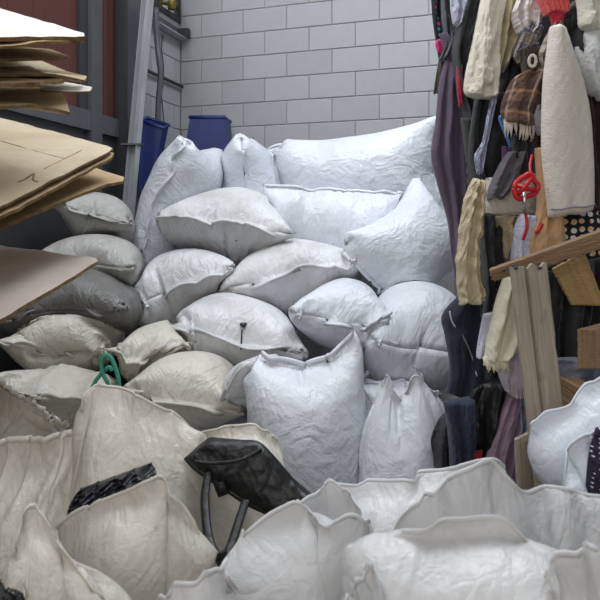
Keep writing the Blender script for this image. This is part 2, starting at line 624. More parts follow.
# ---------------------------------------------------------------- stuffed sacks: cloth tubes sewn flat at the ends, inflated and pressed together
def sim(bags, NV, NU, iters, obstacles=(), floor_z=0.0):
    B = len(bags)
    X = np.zeros((B, NV, NU, 3), np.float32)
    W = np.array([b['W'] for b in bags], np.float32)
    L = np.array([b['L'] for b in bags], np.float32)
    open_top = np.array([b.get('rim') is not None for b in bags])
    vv = np.linspace(0, 1, NV)[:, None]
    ph = (np.arange(NU) / NU * 2 * np.pi)[None, :]
    sgn = np.ones(B, np.float32)
    half = NU // 2
    for i, b in enumerate(bags):
        r = np.random.default_rng(100 + i + b.get('seed', 0))
        if b.get('rim') is None:
            o, ax, sd = b['o'], b['ax'], b['sd']
            nn = np.cross(sd, ax)
            w = W[i] * (0.5 - 0.12 * np.sin(np.pi * vv) ** .7)
            t = W[i] * b.get('t0', .24) * np.sin(np.pi * np.clip(vv, .001, .999)) ** .6
            p = o + ax * (vv * L[i] * .93)[..., None] + sd * (np.cos(ph) * w)[..., None] + nn * (np.sin(ph) * t)[..., None]
        else:
            dense = catmull(b['rim'], 400, True)
            seg = np.linalg.norm(np.roll(dense, -1, 0) - dense, axis=1)
            cum = np.concatenate([[0], np.cumsum(seg)])
            tq = np.linspace(0, cum[-1], NU, endpoint=False)
            cl_ = np.vstack([dense, dense[:1]])
            rim = np.stack([np.interp(tq, cum, cl_[:, k]) for k in range(3)], -1)
            if b.get('auto'):
                W[i] = cum[-1] / 2 * b['auto']
                b['W'] = float(W[i])
            ctr, ra, rb = b['body']
            bot = np.stack([ctr[0] + np.cos(ph[0] + b.get('ph0', 0)) * ra, ctr[1] + np.sin(ph[0] + b.get('ph0', 0)) * rb,
                            np.full(NU, ctr[2])], -1)
            s = vv[..., None]
            p = rim[None] * (1 - s) + bot[None] * s
            mid = p.mean(1, keepdims=True)
            p = mid + (p - mid) * (1 + .22 * np.sin(np.pi * s))
            u_ = np.arange(NU) / NU * 6.283
            j = sum(np.sin(u_ * k + r.uniform(0, 6.28)) * r.uniform(.3, 1) for k in (3, 5, 8)) * b.get('jit', .004)
            k2 = sum(np.sin(u_ * k + r.uniform(0, 6.28)) * r.uniform(.3, 1) for k in (4, 6, 9)) * b.get('jit', .004)
            b['rim_full'] = (rim + np.stack([j * 0, k2, j], -1)).astype(np.float32)
        if b.get('hempin'):
            f_ = np.abs(np.arange(NU) / half - 1.0)                 # 0 at the left corner, 1 at the right one
            line = b.get('ridge')
            if line is None:
                line = np.array([b['c1'], b['c2']])
            dense = catmull(line, 200) if len(line) > 2 else line
            cum = np.concatenate([[0], np.cumsum(np.linalg.norm(np.diff(dense, axis=0), axis=1))])
            hl = np.stack([np.interp(f_ * cum[-1], cum, dense[:, k]) for k in range(3)], -1)
            kn = np.sort(r.uniform(0, 1, 14))
            hl[:, 1] += np.interp(f_, kn, r.normal(0, .012, 14))
            hl[:, 2] += np.interp(f_, kn, r.normal(0, .006, 14))
            b['hemline'] = hl.astype(np.float32)
        p = p + r.normal(0, .004, p.shape)
        X[i] = p
    Xp = X.copy()
    du = (2 * W / NU)[:, None, None]
    dv = (L / (NV - 1))[:, None, None]
    dd = np.sqrt(du ** 2 + dv ** 2)
    cl = ~open_top
    vmax = W ** 3 * (L / (np.pi * W) - .142 * (1 - 10 ** (-L / W)))
    vt = np.array([b.get('fill', .8) for b in bags], np.float32) * vmax
    press = np.zeros(B, np.float32)
    popen = np.array([b.get('p', .0016) for b in bags], np.float32)
    mir = (NU - np.arange(NU)) % NU
    grav = np.array([b.get('g', .0010) for b in bags], np.float32)[:, None, None]

    def link(A, Bx, rest, ks=1.0, kc=.6):
        d = Bx - A
        ln = np.sqrt((d * d).sum(-1)) + 1e-9
        e = (ln - rest) / ln
        e = np.where(e > 0, e * ks, e * kc) * .5
        c = d * e[..., None]
        A += c
        Bx -= c

    def normals():
        a = np.roll(X, -1, 2) - np.roll(X, 1, 2)
        c = np.empty_like(X)
        c[:, 1:-1] = X[:, 2:] - X[:, :-2]
        c[:, 0] = (X[:, 1] - X[:, 0]) * 2
        c[:, -1] = (X[:, -1] - X[:, -2]) * 2
        return np.cross(a, c) * .25

    n = normals()
    cen = X.mean((1, 2), keepdims=True)
    vol = ((X - cen) * n).sum((1, 2, 3)) / 3
    sgn = np.where(vol < 0, -1.0, 1.0).astype(np.float32)
    tgt = np.array([b['c'] if 'c' in b else (0, 0, 0) for b in bags], np.float32)
    fillmask = np.ones((B, NV, NU), np.float32)
    gu, gv = np.meshgrid(np.arange(NU) / NU, np.linspace(0, 1, NV))
    for i, b in enumerate(bags):        # lumpy contents press unevenly
        lump = wave_noise(np.cos(gu * 6.283) * W[i] * .8, np.sin(gu * 6.283) * W[i] * .8, 40 + i, 1.5) + wave_noise(gv * L[i] * 2.2, np.sin(gu * 6.283), 90 + i, 1.0)
        fillmask[i] = np.clip(1 + b.get('lump', .5) * lump, -.4, 2.6)
    for i, b in enumerate(bags):
        if b.get('rim') is not None:
            s = np.linspace(0, 1, NV)
            fillmask[i] *= np.clip((s - b.get('fl', .25)) * 5, 0, 1)[:, None]
    nth, nph = 14, 28

    def radial_maps(Q):
        out = []
        for q in Q:
            V = q.reshape(-1, 3)
            c = V.mean(0)
            U, S, R = np.linalg.svd((V[::7] - c), full_matrices=False)
            sc = np.maximum(S / math.sqrt(len(V[::7])) * 1.6, .05)
            l = (V - c) @ R.T / sc
            rr = np.linalg.norm(l, axis=1) + 1e-9
            ti = np.minimum((np.arccos(np.clip(l[:, 2] / rr, -1, 1)) / np.pi * nth).astype(int), nth - 1)
            pi_ = np.minimum(((np.arctan2(l[:, 1], l[:, 0]) / (2 * np.pi) + .5) * nph).astype(int), nph - 1)
            key = ti * nph + pi_
            cnt = np.bincount(key, minlength=nth * nph)
            sm = np.bincount(key, weights=rr, minlength=nth * nph)
            m = np.where(cnt > 0, sm / np.maximum(cnt, 1), np.nan).reshape(nth, nph)
            for _ in range(4):
                bad = np.isnan(m)
                if not bad.any(): break
                st = np.stack([np.roll(m, 1, 1), np.roll(m, -1, 1), np.vstack([m[:1], m[:-1]]), np.vstack([m[1:], m[-1:]])])
                av = np.nanmean(np.where(np.isnan(st), np.nan, st), 0) if not np.isnan(st).all() else m
                m = np.where(bad, av, m)
            m = np.nan_to_num(m, nan=.5)
            out.append((c, R, sc, m, V.min(0), V.max(0)))
        return out

    def resolve(i, mp, k):
        c, R, sc, m, lo, hi = mp
        V = X[i].reshape(-1, 3)
        if (V.max(0) < lo).any() or (V.min(0) > hi).any():
            return
        s = np.where(((V > lo) & (V < hi)).all(1))[0]
        if len(s) == 0: return
        l = (V[s] - c) @ R.T / sc
        rr = np.linalg.norm(l, axis=1) + 1e-9
        ti = np.minimum((np.arccos(np.clip(l[:, 2] / rr, -1, 1)) / np.pi * nth).astype(int), nth - 1)
        pi_ = np.minimum(((np.arctan2(l[:, 1], l[:, 0]) / (2 * np.pi) + .5) * nph).astype(int), nph - 1)
        pen = np.maximum(m[ti, pi_] - rr, 0)
        dl = l / rr[:, None] * (pen * k)[:, None]
        V[s] += ((dl * sc) @ R).astype(np.float32)

    obs_maps = radial_maps(obstacles) if len(obstacles) else []
    for it in range(iters):
        damp = .9 if it < iters * .8 else .75
        vel = (X - Xp) * damp
        np.clip(vel, -.02, .02, out=vel)
        Xp = X.copy()
        n = normals() * sgn[:, None, None, None]
        if it % 4 == 0:
            cen = X.mean((1, 2), keepdims=True)
            vol = ((X - cen) * n).sum((1, 2, 3)) / 3
            press = np.where(open_top, popen, np.clip(press + .0012 * (vt - vol) / vt, -.001, .004)).astype(np.float32)
        nn = n / (np.linalg.norm(n, axis=-1, keepdims=True) + 1e-9)
        X += vel + nn * (press[:, None, None] * fillmask)[..., None]
        X[..., 2] -= grav
        for _ in range(2):
            for p in (0, 1):
                link(X[:, p:-1:2], X[:, p + 1::2][:, :X[:, p:-1:2].shape[1]], dv)
            link(X[:, :, 0::2], X[:, :, 1::2], du)
            Y = np.roll(X, -1, 2)
            link(Y[:, :, 0::2], Y[:, :, 1::2], du)
            X = np.roll(Y, 1, 2)
            for sh in (1, -1):
                Y = np.roll(X, sh, 2)
                for p in (0, 1):
                    A = X[:, p:-1:2]
                    Bx = Y[:, p + 1::2][:, :A.shape[1]]
                    d = Bx - A
                    ln = np.sqrt((d * d).sum(-1)) + 1e-9
                    e = (ln - dd) / ln
                    e = np.where(e > 0, e * .5, e * .3) * .5
                    c = d * e[..., None]
                    A += c
                    X[:, p + 1::2][:, :A.shape[1]] -= np.roll(c, -sh, 2)
        # a little bending resistance
        sm = (np.roll(X, 1, 2) + np.roll(X, -1, 2)) * .5
        X += (sm - X) * .05
        sv = (X[:, 2:] + X[:, :-2]) * .5
        X[:, 1:-1] += (sv - X[:, 1:-1]) * .05
        # sewn ends
        for rws, who in (((0, 1), cl), ((NV - 2, NV - 1), np.ones(B, bool))):
            for q in rws:
                Y = X[who, q]
                X[who, q] = (Y + Y[:, mir]) * .5
        # where each sack lies
        for i, b in enumerate(bags):
            if b.get('rim') is None:
                X[i] += (tgt[i] - X[i].mean((0, 1))) * (.15 if it < iters * .4 else .02)
                for u, q in ((half, b['c1']), (0, b['c2'])):
                    k = .25
                    dq = (np.asarray(q, np.float32) - X[i, 0, u]) * k
                    X[i, 0, u] += dq
                    X[i, 1, u] += dq * .8
                if b.get('hempin'):
                    X[i, 0] += (b['hemline'] - X[i, 0]) * b['hempin']
            else:
                X[i, 0] += (b['rim_full'] - X[i, 0]) * .5
                cb = np.asarray(b['body'][0], np.float32)
                m = X[i, -1].mean(0)
                X[i, NV * 2 // 3:] += (cb - m) * .03
        if it % (4 if it < iters * .6 else 2) == 1:
            maps = radial_maps(X)
            for i in range(B):
                for j in range(B):
                    if i != j:
                        resolve(i, maps[j], .28 if it < iters * .5 else .42)
                for mp in obs_maps:
                    resolve(i, mp, .5)
        X[..., 2] = np.maximum(X[..., 2], floor_z + .005)
        d1 = ((X - CORNER.astype(np.float32)) * E2.astype(np.float32)).sum(-1)
        X += np.maximum(.03 - d1, 0)[..., None] * E2.astype(np.float32)
        d2 = ((X - CORNER.astype(np.float32)) * E1.astype(np.float32)).sum(-1)
        X += np.maximum(.05 - d2, 0)[..., None] * E1.astype(np.float32)
    # two layers of a sewn end keep apart by the cloth's thickness
    n = normals() * sgn[:, None, None, None]
    nn = n / (np.linalg.norm(n, axis=-1, keepdims=True) + 1e-9)
    for q, src in ((0, 3), (1, 3), (NV - 2, NV - 4), (NV - 1, NV - 4)):
        off = np.where(cl[:, None, None], nn[:, src] * .0025, 0) if q < 3 else nn[:, src] * .0025
        X[:, q] += off
    return X, sgn


def grid_faces(NV, NU, flip):
    F = []
    for v_ in range(NV - 1):
        for u in range(NU):
            a, b = v_ * NU + u, v_ * NU + (u + 1) % NU
            q = [a, b, b + NU, a + NU]
            F.append(q[::-1] if flip else q)
    return F


def cap_faces(NV, NU, row, flip):
    """stitch the two layers of a sewn end"""
    o = row * NU
    F = []
    for u in range(NU // 2):
        a, b = u, u + 1
        c, d = (NU - b) % NU, (NU - a) % NU
        q = [o + a, o + b, o + c, o + d]
        q = [x for k, x in enumerate(q) if x not in q[:k]]
        if len(q) > 2:
            F.append(q[::-1] if flip else q)
    return F


def build_sack(b, X, sg, NV, NU, name='stuffed_sack', sub=0):
    V = X.reshape(-1, 3).astype(float)
    closed = b.get('rim') is None
    fl = sg > 0
    F = grid_faces(NV, NU, fl) + cap_faces(NV, NU, NV - 1, fl)
    if closed:
        F += cap_faces(NV, NU, 0, not fl)
    F = [x[::-1] for x in F]
    vv, uu = np.meshgrid(np.linspace(0, b['L'], NV), np.abs(np.linspace(-b['W'], b['W'], NU)), indexing='ij')
    uv = np.stack([uu.ravel(), vv.ravel()], -1)
    o = mesh_obj(name, V, F, M[b['mat']], uv=uv)
    if not closed:
        s = o.modifiers.new('cloth', 'SOLIDIFY')
        s.thickness, s.offset = .002, 0
    if sub:
        s = o.modifiers.new('smooth', 'SUBSURF')
        s.levels = s.render_levels = sub
    props(o, b['label'], 'sack', b.get('group', 'woven plastic sacks in the heap'))
    # the sewn hem: a folded strip lying over the front end
    if closed:
        a0, a1 = X[0].astype(float), X[2].astype(float)
        half = NU // 2
        hs = b.get('hems', 1.0)
        out = a0 - X[4].astype(float)
        HV, HF = [], []
        for u in range(half + 1):
            m = (NU - u) % NU
            d = out[u] + out[m]
            d /= np.linalg.norm(d) + 1e-9
            t = X[3, u].astype(float) - X[3, m]
            ln = np.linalg.norm(t)
            t = t / ln if ln > 1e-4 else np.array([0, -.6, .8])
            base = (a0[u] + a0[m]) / 2
            for q, w in ((-.004, .007 * hs), (.014 * hs, .005 * hs), (.014 * hs, -.005 * hs), (-.004, -.007 * hs)):
                HV.append(base + d * q + t * w)
        for u in range(half):
            for k in range(4):
                HF.append([u * 4 + k, u * 4 + (k + 1) % 4, u * 4 + 4 + (k + 1) % 4, u * 4 + 4 + k])
        HF += [[3, 2, 1, 0], [half * 4 + k for k in range(4)]]
        mesh_obj('hem', HV, HF, M[b['mat']], o)
    return o


def unit(v):
    v = np.asarray(v, float)
    return v / np.linalg.norm(v)


def S(label, c1, c2, Y, L=.95, ax=(0, 1, -.05), fill=.84, mat='white', W=None, cd=.40, Y2=None, skew=None, wf=1.2, **kw):
    """sack given by the two corners of its sewn end, the direction it lies and its size"""
    p1, p2 = P(*c1, Y), P(*c2, Y2 or Y)
    sd = unit(p2 - p1) if skew is None else unit(skew)
    a = unit(ax)
    a = unit(a - sd * np.dot(a, sd))
    o = (p1 + p2) / 2
    W = W or float(np.linalg.norm(p2 - p1)) * wf
    d = dict(label=label, c1=p1, c2=p2, o=o, ax=a, sd=sd, W=W, L=L, fill=fill, mat=mat, c=o + a * L * cd)
    d.update(kw)
    return d


SACKS = [
    S('big clean white sack on top of the pile, rightmost against the block wall', (290, 212), (284, 158), 4.6, L=1.25, ax=(1, -.1, -.03), fill=.95, W=.86),
    S('white sack high on the pile with its sewn hem running across its top edge', (264, 186), (404, 194), 4.16, L=.72, ax=(0, .3, -.9), fill=.95, W=.98, hempin=.15),
    S('plump white sack with an upright seam on the pile top below the blue tub', (245, 146), (249, 206), 4.42, L=.75, ax=(.05, 1, -.15), fill=1.0, W=.82, cd=.3),
    S('white sack behind the upright-seamed one, only its ear and top showing', (196, 150), (304, 138), 4.95, L=.6, ax=(.0, .1, -1), fill=.55, W=.8),
    S('tall white sack with a pointed ear and long diagonal seam left of the pile top', (177, 135), (131, 259), 4.05, L=.85, ax=(.3, 1, 0), fill=1.0, W=1.08),
    S('fat pillow-shaped white sack seamed from tip to tip, centre of the upper pile', (161, 210), (294, 233), 3.86, mat='white2', ax=(0, 1, .0), fill=.95, wf=1.24),
    S('smooth white sack with slanting seam below the hem-topped sack at right', (351, 240), (398, 304), 3.76, L=.95, ax=(1, .5, -.22), W=.76, fill=1.0),
    S('dusty white sack with pointed left tip, left of centre in the pile', (113, 299), (225, 264), 3.72, mat='white2', fill=1.0, wf=1.3),
    S('long white sack with a rising seam in the very middle of the pile', (221, 293), (351, 259), 3.72, fill=1.0, wf=1.22, mat='white2'),
    S('stained white sack with a black strap stub on its face', (167, 326), (297, 354), 3.4, mat='white2', ax=(0, 1, .05), fill=.95, wf=1.22),
    S('small rounded white sack wedged above the tall upright sack', (300, 306), (392, 314), 3.38, fill=1.0, L=.8, wf=1.4),
    S('white sack with pointed left tip beside the hanging navy hoodie', (384, 332), (470, 344), 3.36, L=.8, ax=(.18, 1, 0), fill=.95, W=.74),
    S('white sack in a shadowed gap between the upright sack and the two-eared one', (368, 372), (412, 368), 3.32, L=.75, ax=(-.1, .15, -1), fill=.88, W=.48),
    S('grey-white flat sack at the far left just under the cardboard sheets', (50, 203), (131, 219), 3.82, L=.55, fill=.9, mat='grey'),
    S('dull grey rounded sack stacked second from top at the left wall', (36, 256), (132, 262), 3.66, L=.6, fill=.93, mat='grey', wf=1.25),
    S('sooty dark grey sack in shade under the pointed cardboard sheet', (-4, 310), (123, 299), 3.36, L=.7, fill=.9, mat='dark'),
    S('slack creased sack with a ragged hem, far left below the dark grey sack', (-6, 338), (103, 358), 3.2, L=.65, fill=.5, mat='tan', ax=(0, 1, .05)),
    S('flattish pale sack between the creased sack and the strap-marked one', (94, 348), (193, 352), 3.2, L=.7, fill=.85, mat='tan', wf=1.12),
    S('large beige sack with diagonal folds filling the lower left of the pile', (-35, 375), (128, 402), 2.85, L=.7, fill=.8, mat='tan', ax=(0, 1, -.3)),
    S('beige-white sack with small dirt marks behind the cream open sack', (114, 396), (238, 412), 2.95, L=.75, mat='tan', fill=.95, ax=(0, 1, .1), wf=1.2),
    S('small neck of a white sack poking out left of the tall upright sack', (227, 390), (268, 364), 2.84, L=.5, fill=.85, mat='white2', W=.34),
    S('tall upright white sack with an open crumpled top, centre of the picture', (268, 362), (350, 319), 2.86, L=1.12, ax=(.0, -.03, -1), skew=(1, 0, 0), fill=.88, W=.66, cd=.45),
]
# sacks underneath that carry the pile
BURIED = [('at the left wall', -1.15, 3.55, .25), ('under the strap-marked sack', -.45, 3.75, .22), ('behind the tall upright sack', .25, 3.8, .25),
          ('under the sack beside the hoodie', .8, 3.75, .25), ('low under the middle of the pile', -.35, 4.4, .5), ('below the slanting-seamed sack', .5, 4.3, .6),
      ('under the beige sacks', -.55, 3.05, .2), ('under the big beige sack', -1.3, 2.9, .2)]
for k, (w_, x_, y_, z_) in enumerate(BURIED):
    p1, p2 = np.array([x_ - .36, y_ - .4, z_]), np.array([x_ + .36, y_ - .4, z_ + .02])
    SACKS.append(dict(label='buried white sack ' + w_, c1=p1, c2=p2, o=(p1 + p2) / 2, ax=np.array([0, 1., 0]), sd=np.array([1., 0, 0]), W=.85, L=.9,
                      fill=.85, mat='white2', c=np.array([x_, y_, z_]), group='woven plastic sacks in the heap'))
NV_, NU_ = 46, 72
XS, SG = sim(SACKS, NV_, NU_, 140)
sack_objs = [build_sack(b, XS[i], SG[i], NV_, NU_) for i, b in enumerate(SACKS)]

# ---------------------------------------------------------------- sacks in the foreground, several with open mouths
def O(label, rim, body, L, W, mat='clear', fill=.75, fl=.3, cat='sack', **kw):
    """open sack: rim = photo points with their distance, once round the mouth; body = centre and half widths of its bottom"""
    d = dict(label=label, rim=np.array([P(*q) for q in rim]), body=body, L=L, W=W, mat=mat, fill=fill, fl=fl, g=.0012, auto=1.1, jit=.003, p=.002)
    d.update(kw)
    return d


def R(label, ridge, gap, body, L, W, mat='clear', fill=.85, **kw):
    """slack sack standing on end whose sewn or crumpled lip follows a line: ridge = photo points with distance along that lip"""
    fr = np.array([P(*q) for q in ridge])
    arc = float(np.linalg.norm(np.diff(fr, axis=0), axis=1).sum())
    W = arc * kw.pop('wf', 1.12)
    o = fr.mean(0)
    c = np.array([body[0][0], body[0][1], o[2] - L * .42])
    ax = unit(c - o)
    sd = unit(np.array([1.0, 0, 0]) - ax * ax[0])
    d = dict(label=label, c1=fr[0], c2=fr[-1], ridge=fr, hempin=.6, hems=.3, o=o, ax=ax, sd=sd, W=W, L=L, fill=fill, mat=mat, c=c, t0=.2, g=.0012, lump=1.0)
    d.update(kw)
    return d


FRONT = [
    R('small white sack with two knotted ears in front of the dark trousers',
      [(372, 412, 2.75), (383, 390, 2.74), (389, 370, 2.74), (395, 392, 2.72), (405, 400, 2.71), (411, 376, 2.74), (418, 374, 2.75), (428, 386, 2.76), (442, 394, 2.8)], .025,
      (np.array([.42, 2.76, .1]), .24, .2), .98, .66, 'white'),
    S('beige sack corner at the left edge above the rolled-hem sack', (-45, 340), (66, 430), 2.25, L=.9, ax=(-.3, .5, -.7), fill=.9, mat='tan', W=.7, hempin=.1),
    S('beige standing sack with a rolled hem at the left edge', (-45, 447), (106, 432), 1.9, L=1.05, ax=(0, -.12, -1), fill=.85, mat='cream', W=.66, cd=.4, hempin=.2),
    R('cream sack with a tall raised flap behind the black plastic',
      [(84, 412, 1.84), (84, 396, 1.85), (92, 388, 1.87), (108, 385, 1.9), (130, 389, 1.9), (152, 402, 1.88), (172, 414, 1.88), (192, 430, 1.9), (206, 442, 1.92)], .025,
      (np.array([-.46, 1.86, .05]), .26, .2), 1.25, .72, 'cream'),
    R('cream sack lying under the black handbag', [(176, 462, 1.95), (190, 442, 1.96), (212, 430, 1.98), (238, 424, 1.98), (262, 428, 1.98), (276, 440, 1.97), (284, 462, 1.96)], .02,
      (np.array([-.2, 1.92, .05]), .2, .2), 1.05, .6, 'cream'),
    R('open cream sack stuffed with crumpled black plastic in the left foreground',
      [(58, 526, 1.44), (74, 512, 1.42), (95, 503, 1.41), (113, 495, 1.41), (128, 489, 1.40), (141, 480, 1.40), (152, 474, 1.40), (162, 478, 1.41), (175, 494, 1.42), (190, 522, 1.43), (204, 556, 1.44)], .025,
      (np.array([-.34, 1.38, .04]), .26, .2), 1.0, .80, 'cream', wf=.92, fill=.75),
    R('sack flap rising to a peak in the bottom left corner',
      [(22, 600, 1.08), (20, 560, 1.12), (21, 525, 1.14), (30, 496, 1.16), (38, 506, 1.16), (52, 530, 1.15), (72, 560, 1.13), (100, 600, 1.1)], .025,
      (np.array([-.38, 1.1, .05]), .14, .12), 1.0, .40, 'cream'),
    R('corner of a sheer sack at the very bottom left of centre',
      [(150, 606, .98), (170, 590, .98), (195, 578, .98), (218, 566, .99), (228, 578, 1.0), (236, 600, 1.02)], .025, (np.array([-.16, 1.0, .05]), .12, .1), .9, .30, 'clear'),
    R('open sheer white sack with a curling dipped lip right of the black handbag',
      [(240, 556, 1.26), (244, 534, 1.26), (262, 513, 1.27), (280, 504, 1.28), (294, 502, 1.28), (304, 508, 1.27), (313, 519, 1.26), (323, 528, 1.25), (337, 520, 1.26), (352, 511, 1.28), (366, 520, 1.30), (374, 542, 1.31)], .025,
      (np.array([.01, 1.26, .05]), .24, .2), 1.05, .66, 'clear', wf=.95),
    R('sheer white sack flap showing behind the dipped lip',
      [(292, 520, 1.4), (300, 500, 1.42), (316, 496, 1.44), (330, 482, 1.46), (345, 490, 1.46), (358, 505, 1.44)], .025, (np.array([.08, 1.44, .05]), .1, .1), 1.05, .3, 'clear'),
    R('wide sheer sack with a long straight lip across the centre foreground',
      [(324, 500, 1.58), (328, 482, 1.6), (352, 480, 1.6), (385, 480, 1.6), (420, 475, 1.6), (455, 467, 1.6), (492, 459, 1.62), (505, 470, 1.64)], .025,
      (np.array([.28, 1.55, .05]), .28, .2), 1.1, .72, 'clear'),
    R('huge sheer white sack with a crumpled peak filling the right foreground',
      [(385, 548, 1.06), (405, 515, 1.1), (440, 482, 1.13), (468, 467, 1.15), (490, 456, 1.17), (504, 470, 1.18), (524, 489, 1.2), (545, 488, 1.22), (578, 494, 1.25), (640, 500, 1.3)], .025,
      (np.array([.36, 1.16, .05]), .26, .2), 1.12, .74, 'clear'),
    R('sheer sack fold in front of the crumpled peak with a slanting lip',
      [(372, 556, .95), (381, 538, .95), (418, 526, .93), (460, 521, .92), (502, 517, .92), (524, 540, .93), (545, 570, .95), (556, 604, .97)], .025,
      (np.array([.22, .94, .05]), .18, .14), 1.0, .46, 'clear'),
    R('pointed corner of a sheer sack at the bottom edge, centre',
      [(340, 612, .84), (352, 590, .84), (366, 570, .84), (371, 566, .85), (374, 580, .85), (378, 606, .86)], .025, (np.array([.08, .85, .05]), .07, .06), .85, .16, 'clear'),
    R('rounded corner of a sheer sack in the bottom right corner',
      [(550, 606, .82), (553, 575, .82), (558, 556, .82), (575, 550, .82), (600, 552, .83), (650, 556, .85)], .025, (np.array([.4, .84, .05]), .12, .09), .9, .30, 'clear'),
    R('white sack with a pointed lip at the right edge by the planks',
      [(540, 436, 1.76), (530, 424, 1.76), (548, 414, 1.76), (566, 406, 1.77), (584, 388, 1.78), (602, 377, 1.8), (645, 366, 1.82)], .025,
      (np.array([.92, 1.82, .05]), .2, .16), 1.1, .56, 'white', wf=.85, fill=.7),
    R('white sack lobe bulging below the pointed lip at the right edge',
      [(562, 500, 1.62), (566, 470, 1.62), (572, 446, 1.63), (590, 430, 1.64), (612, 424, 1.65), (650, 420, 1.66)], .025,
      (np.array([.86, 1.64, .05]), .16, .12), 1.05, .42, 'white', wf=.85, fill=.7),
]
NV_, NU_ = 44, 80
near = [XS[i] for i, b in enumerate(SACKS) if b['c'][1] - .6 < 2.9]
XF, SF = sim(FRONT, NV_, NU_, 110, obstacles=near)
front_objs = [build_sack(b, XF[i], SF[i], NV_, NU_, 'open_sack' if b['label'].startswith('open') else 'stuffed_sack', 1) for i, b in enumerate(FRONT)]

# ---------------------------------------------------------------- where the sacks' surfaces ended up
bpy.context.view_layer.update()
DG = bpy.context.evaluated_depsgraph_get()


def hit(px, py, off=0.0):
    o = np.array([0, 0, CAM_H])
    d = unit(P(px, py, 1.0) - o)
    ok, loc, nor, *_ = scene.ray_cast(DG, Vector(o), Vector(d))
    return (np.array(loc) - d * off) if ok else P(px, py, 3.0)


# ---------------------------------------------------------------- clothes
def cloth_mesh(rows, Y, th=.045, folds=3, amp=.02, seed=1, nu=40, nv=40, drift=.5, rough=.006, edge=.0, back=.5, pts3=None):
    """a hanging, folded garment piece: a closed shape between a left and a right edge"""
    r = np.random.default_rng(seed)
    Ya, Yb = (Y if isinstance(Y, tuple) else (Y, Y))
    K = len(rows)
    Ys = np.linspace(Ya, Yb, K)
    lft = catmull([P(q[0], q[1], y) for q, y in zip(rows, Ys)], nv)
    rgt = catmull([P(q[2], q[3], y) for q, y in zip(rows, Ys)], nv)
    u = np.linspace(0, 1, nu)[None, :]
    v = np.linspace(0, 1, nv)[:, None]
    base = lft[:, None] * (1 - u)[..., None] + rgt[:, None] * u[..., None]
    width = np.linalg.norm(rgt - lft, axis=1)[:, None]
    prof = np.sqrt(np.clip(1 - (2 * u - 1) ** 4, 0, 1)) * np.minimum(1, .35 + np.sqrt(np.clip(np.minimum(v, 1 - v) * 9, 0, 1)))
    fo = 0
    for k in range(3):
        ph = 2 * np.pi * ((folds * (.7 + .3 * k)) * u + drift * r.uniform(-1, 1) * v + .12 * np.sin(5 * v + r.uniform(0, 6)) + r.uniform(0, 1))
        s = np.sin(ph)
        fo = fo + np.sign(s) * np.abs(s) ** .8 * (1.0, .5, .3)[k]
    cr = wave_noise(u * 1.4 + v * .6, v * 2.2, seed + 5, 1.2) + .7 * (.5 - np.abs(wave_noise(u * 2.2 - v, v * 4.5, seed + 6, 1.1)))
    d = th * prof + amp * fo * (.25 + .75 * prof) + amp * .6 * cr * prof + rough * wave_noise(u * 6, v * 9, seed + 9, 1.2)
    dn = np.array([0, -1.0, 0])
    fr = base + dn * d[..., None]
    droop = (wave_noise(u * 1.3, u * 0, seed + 31, 1.0) * .014 * v ** 4)
    fr[..., 2] += droop
    base = base.copy()
    base[..., 2] += droop
    if edge:
        side = (rgt - lft) / (width + 1e-6)
        w = edge * wave_noise(v * 9, v * 0, seed + 2, 1.3)
        fr += side[:, None] * ((2 * u - 1) * w)[..., None]
    ln = np.linalg.norm(np.diff((lft + rgt) / 2, axis=0), axis=1)
    vl = np.concatenate([[0], np.cumsum(ln)])[:, None] + u * 0
    ul = (u - .5) * width + .5
    bk = base - dn * (th * back * prof + .004)[..., None]
    V = np.concatenate([fr, bk[:, ::-1]], 1)
    UV = np.concatenate([np.stack([ul, vl], -1), np.stack([ul, vl], -1)[:, ::-1]], 1)
    n2 = 2 * nu
    F = []
    for i in range(nv - 1):
        for j in range(n2):
            F.append([i * n2 + j, i * n2 + (j + 1) % n2, (i + 1) * n2 + (j + 1) % n2, (i + 1) * n2 + j])
    for i, rev in ((0, True), (nv - 1, False)):
        for j in range(nu - 1):
            q = [i * n2 + j, i * n2 + j + 1, i * n2 + n2 - 2 - j, i * n2 + n2 - 1 - j]
            F.append(q[::-1] if rev else q)
    F = [x[::-1] for x in F]
    return V.reshape(-1, 3), F, UV.reshape(-1, 2), fr


_cm = {}


def C_(c, **kw):
    key = (c, tuple(sorted(kw.items())))
    if key not in _cm:
        _cm[key] = cloth('cloth_%d_%d_%d' % c, lin(*c), **kw)
    return _cm[key]


def G(name, label, cat, rows, Y, c, seed=1, sub=0, **kw):
    m = c if not isinstance(c, tuple) else C_(c)
    k = kw.pop('wide', 1.16)
    rows = [((a + e) / 2 + (a - e) / 2 * k, b, (a + e) / 2 + (e - a) / 2 * k, d) for a, b, e, d in rows]
    V, F, UV, fr = cloth_mesh(rows, Y, seed=seed, **kw)
    o = mesh_obj(name, V, F, m, uv=UV)
    props(o, label, cat, 'clothes hanging in the heap at the right')
    o['_front'] = 0
    del o['_front']
    return o, fr


def strip(pts, w, mat, parent, name, n=30, r=.004):
    return mesh_obj(name, *tube(catmull(pts, n), r, 6), mat, parent)


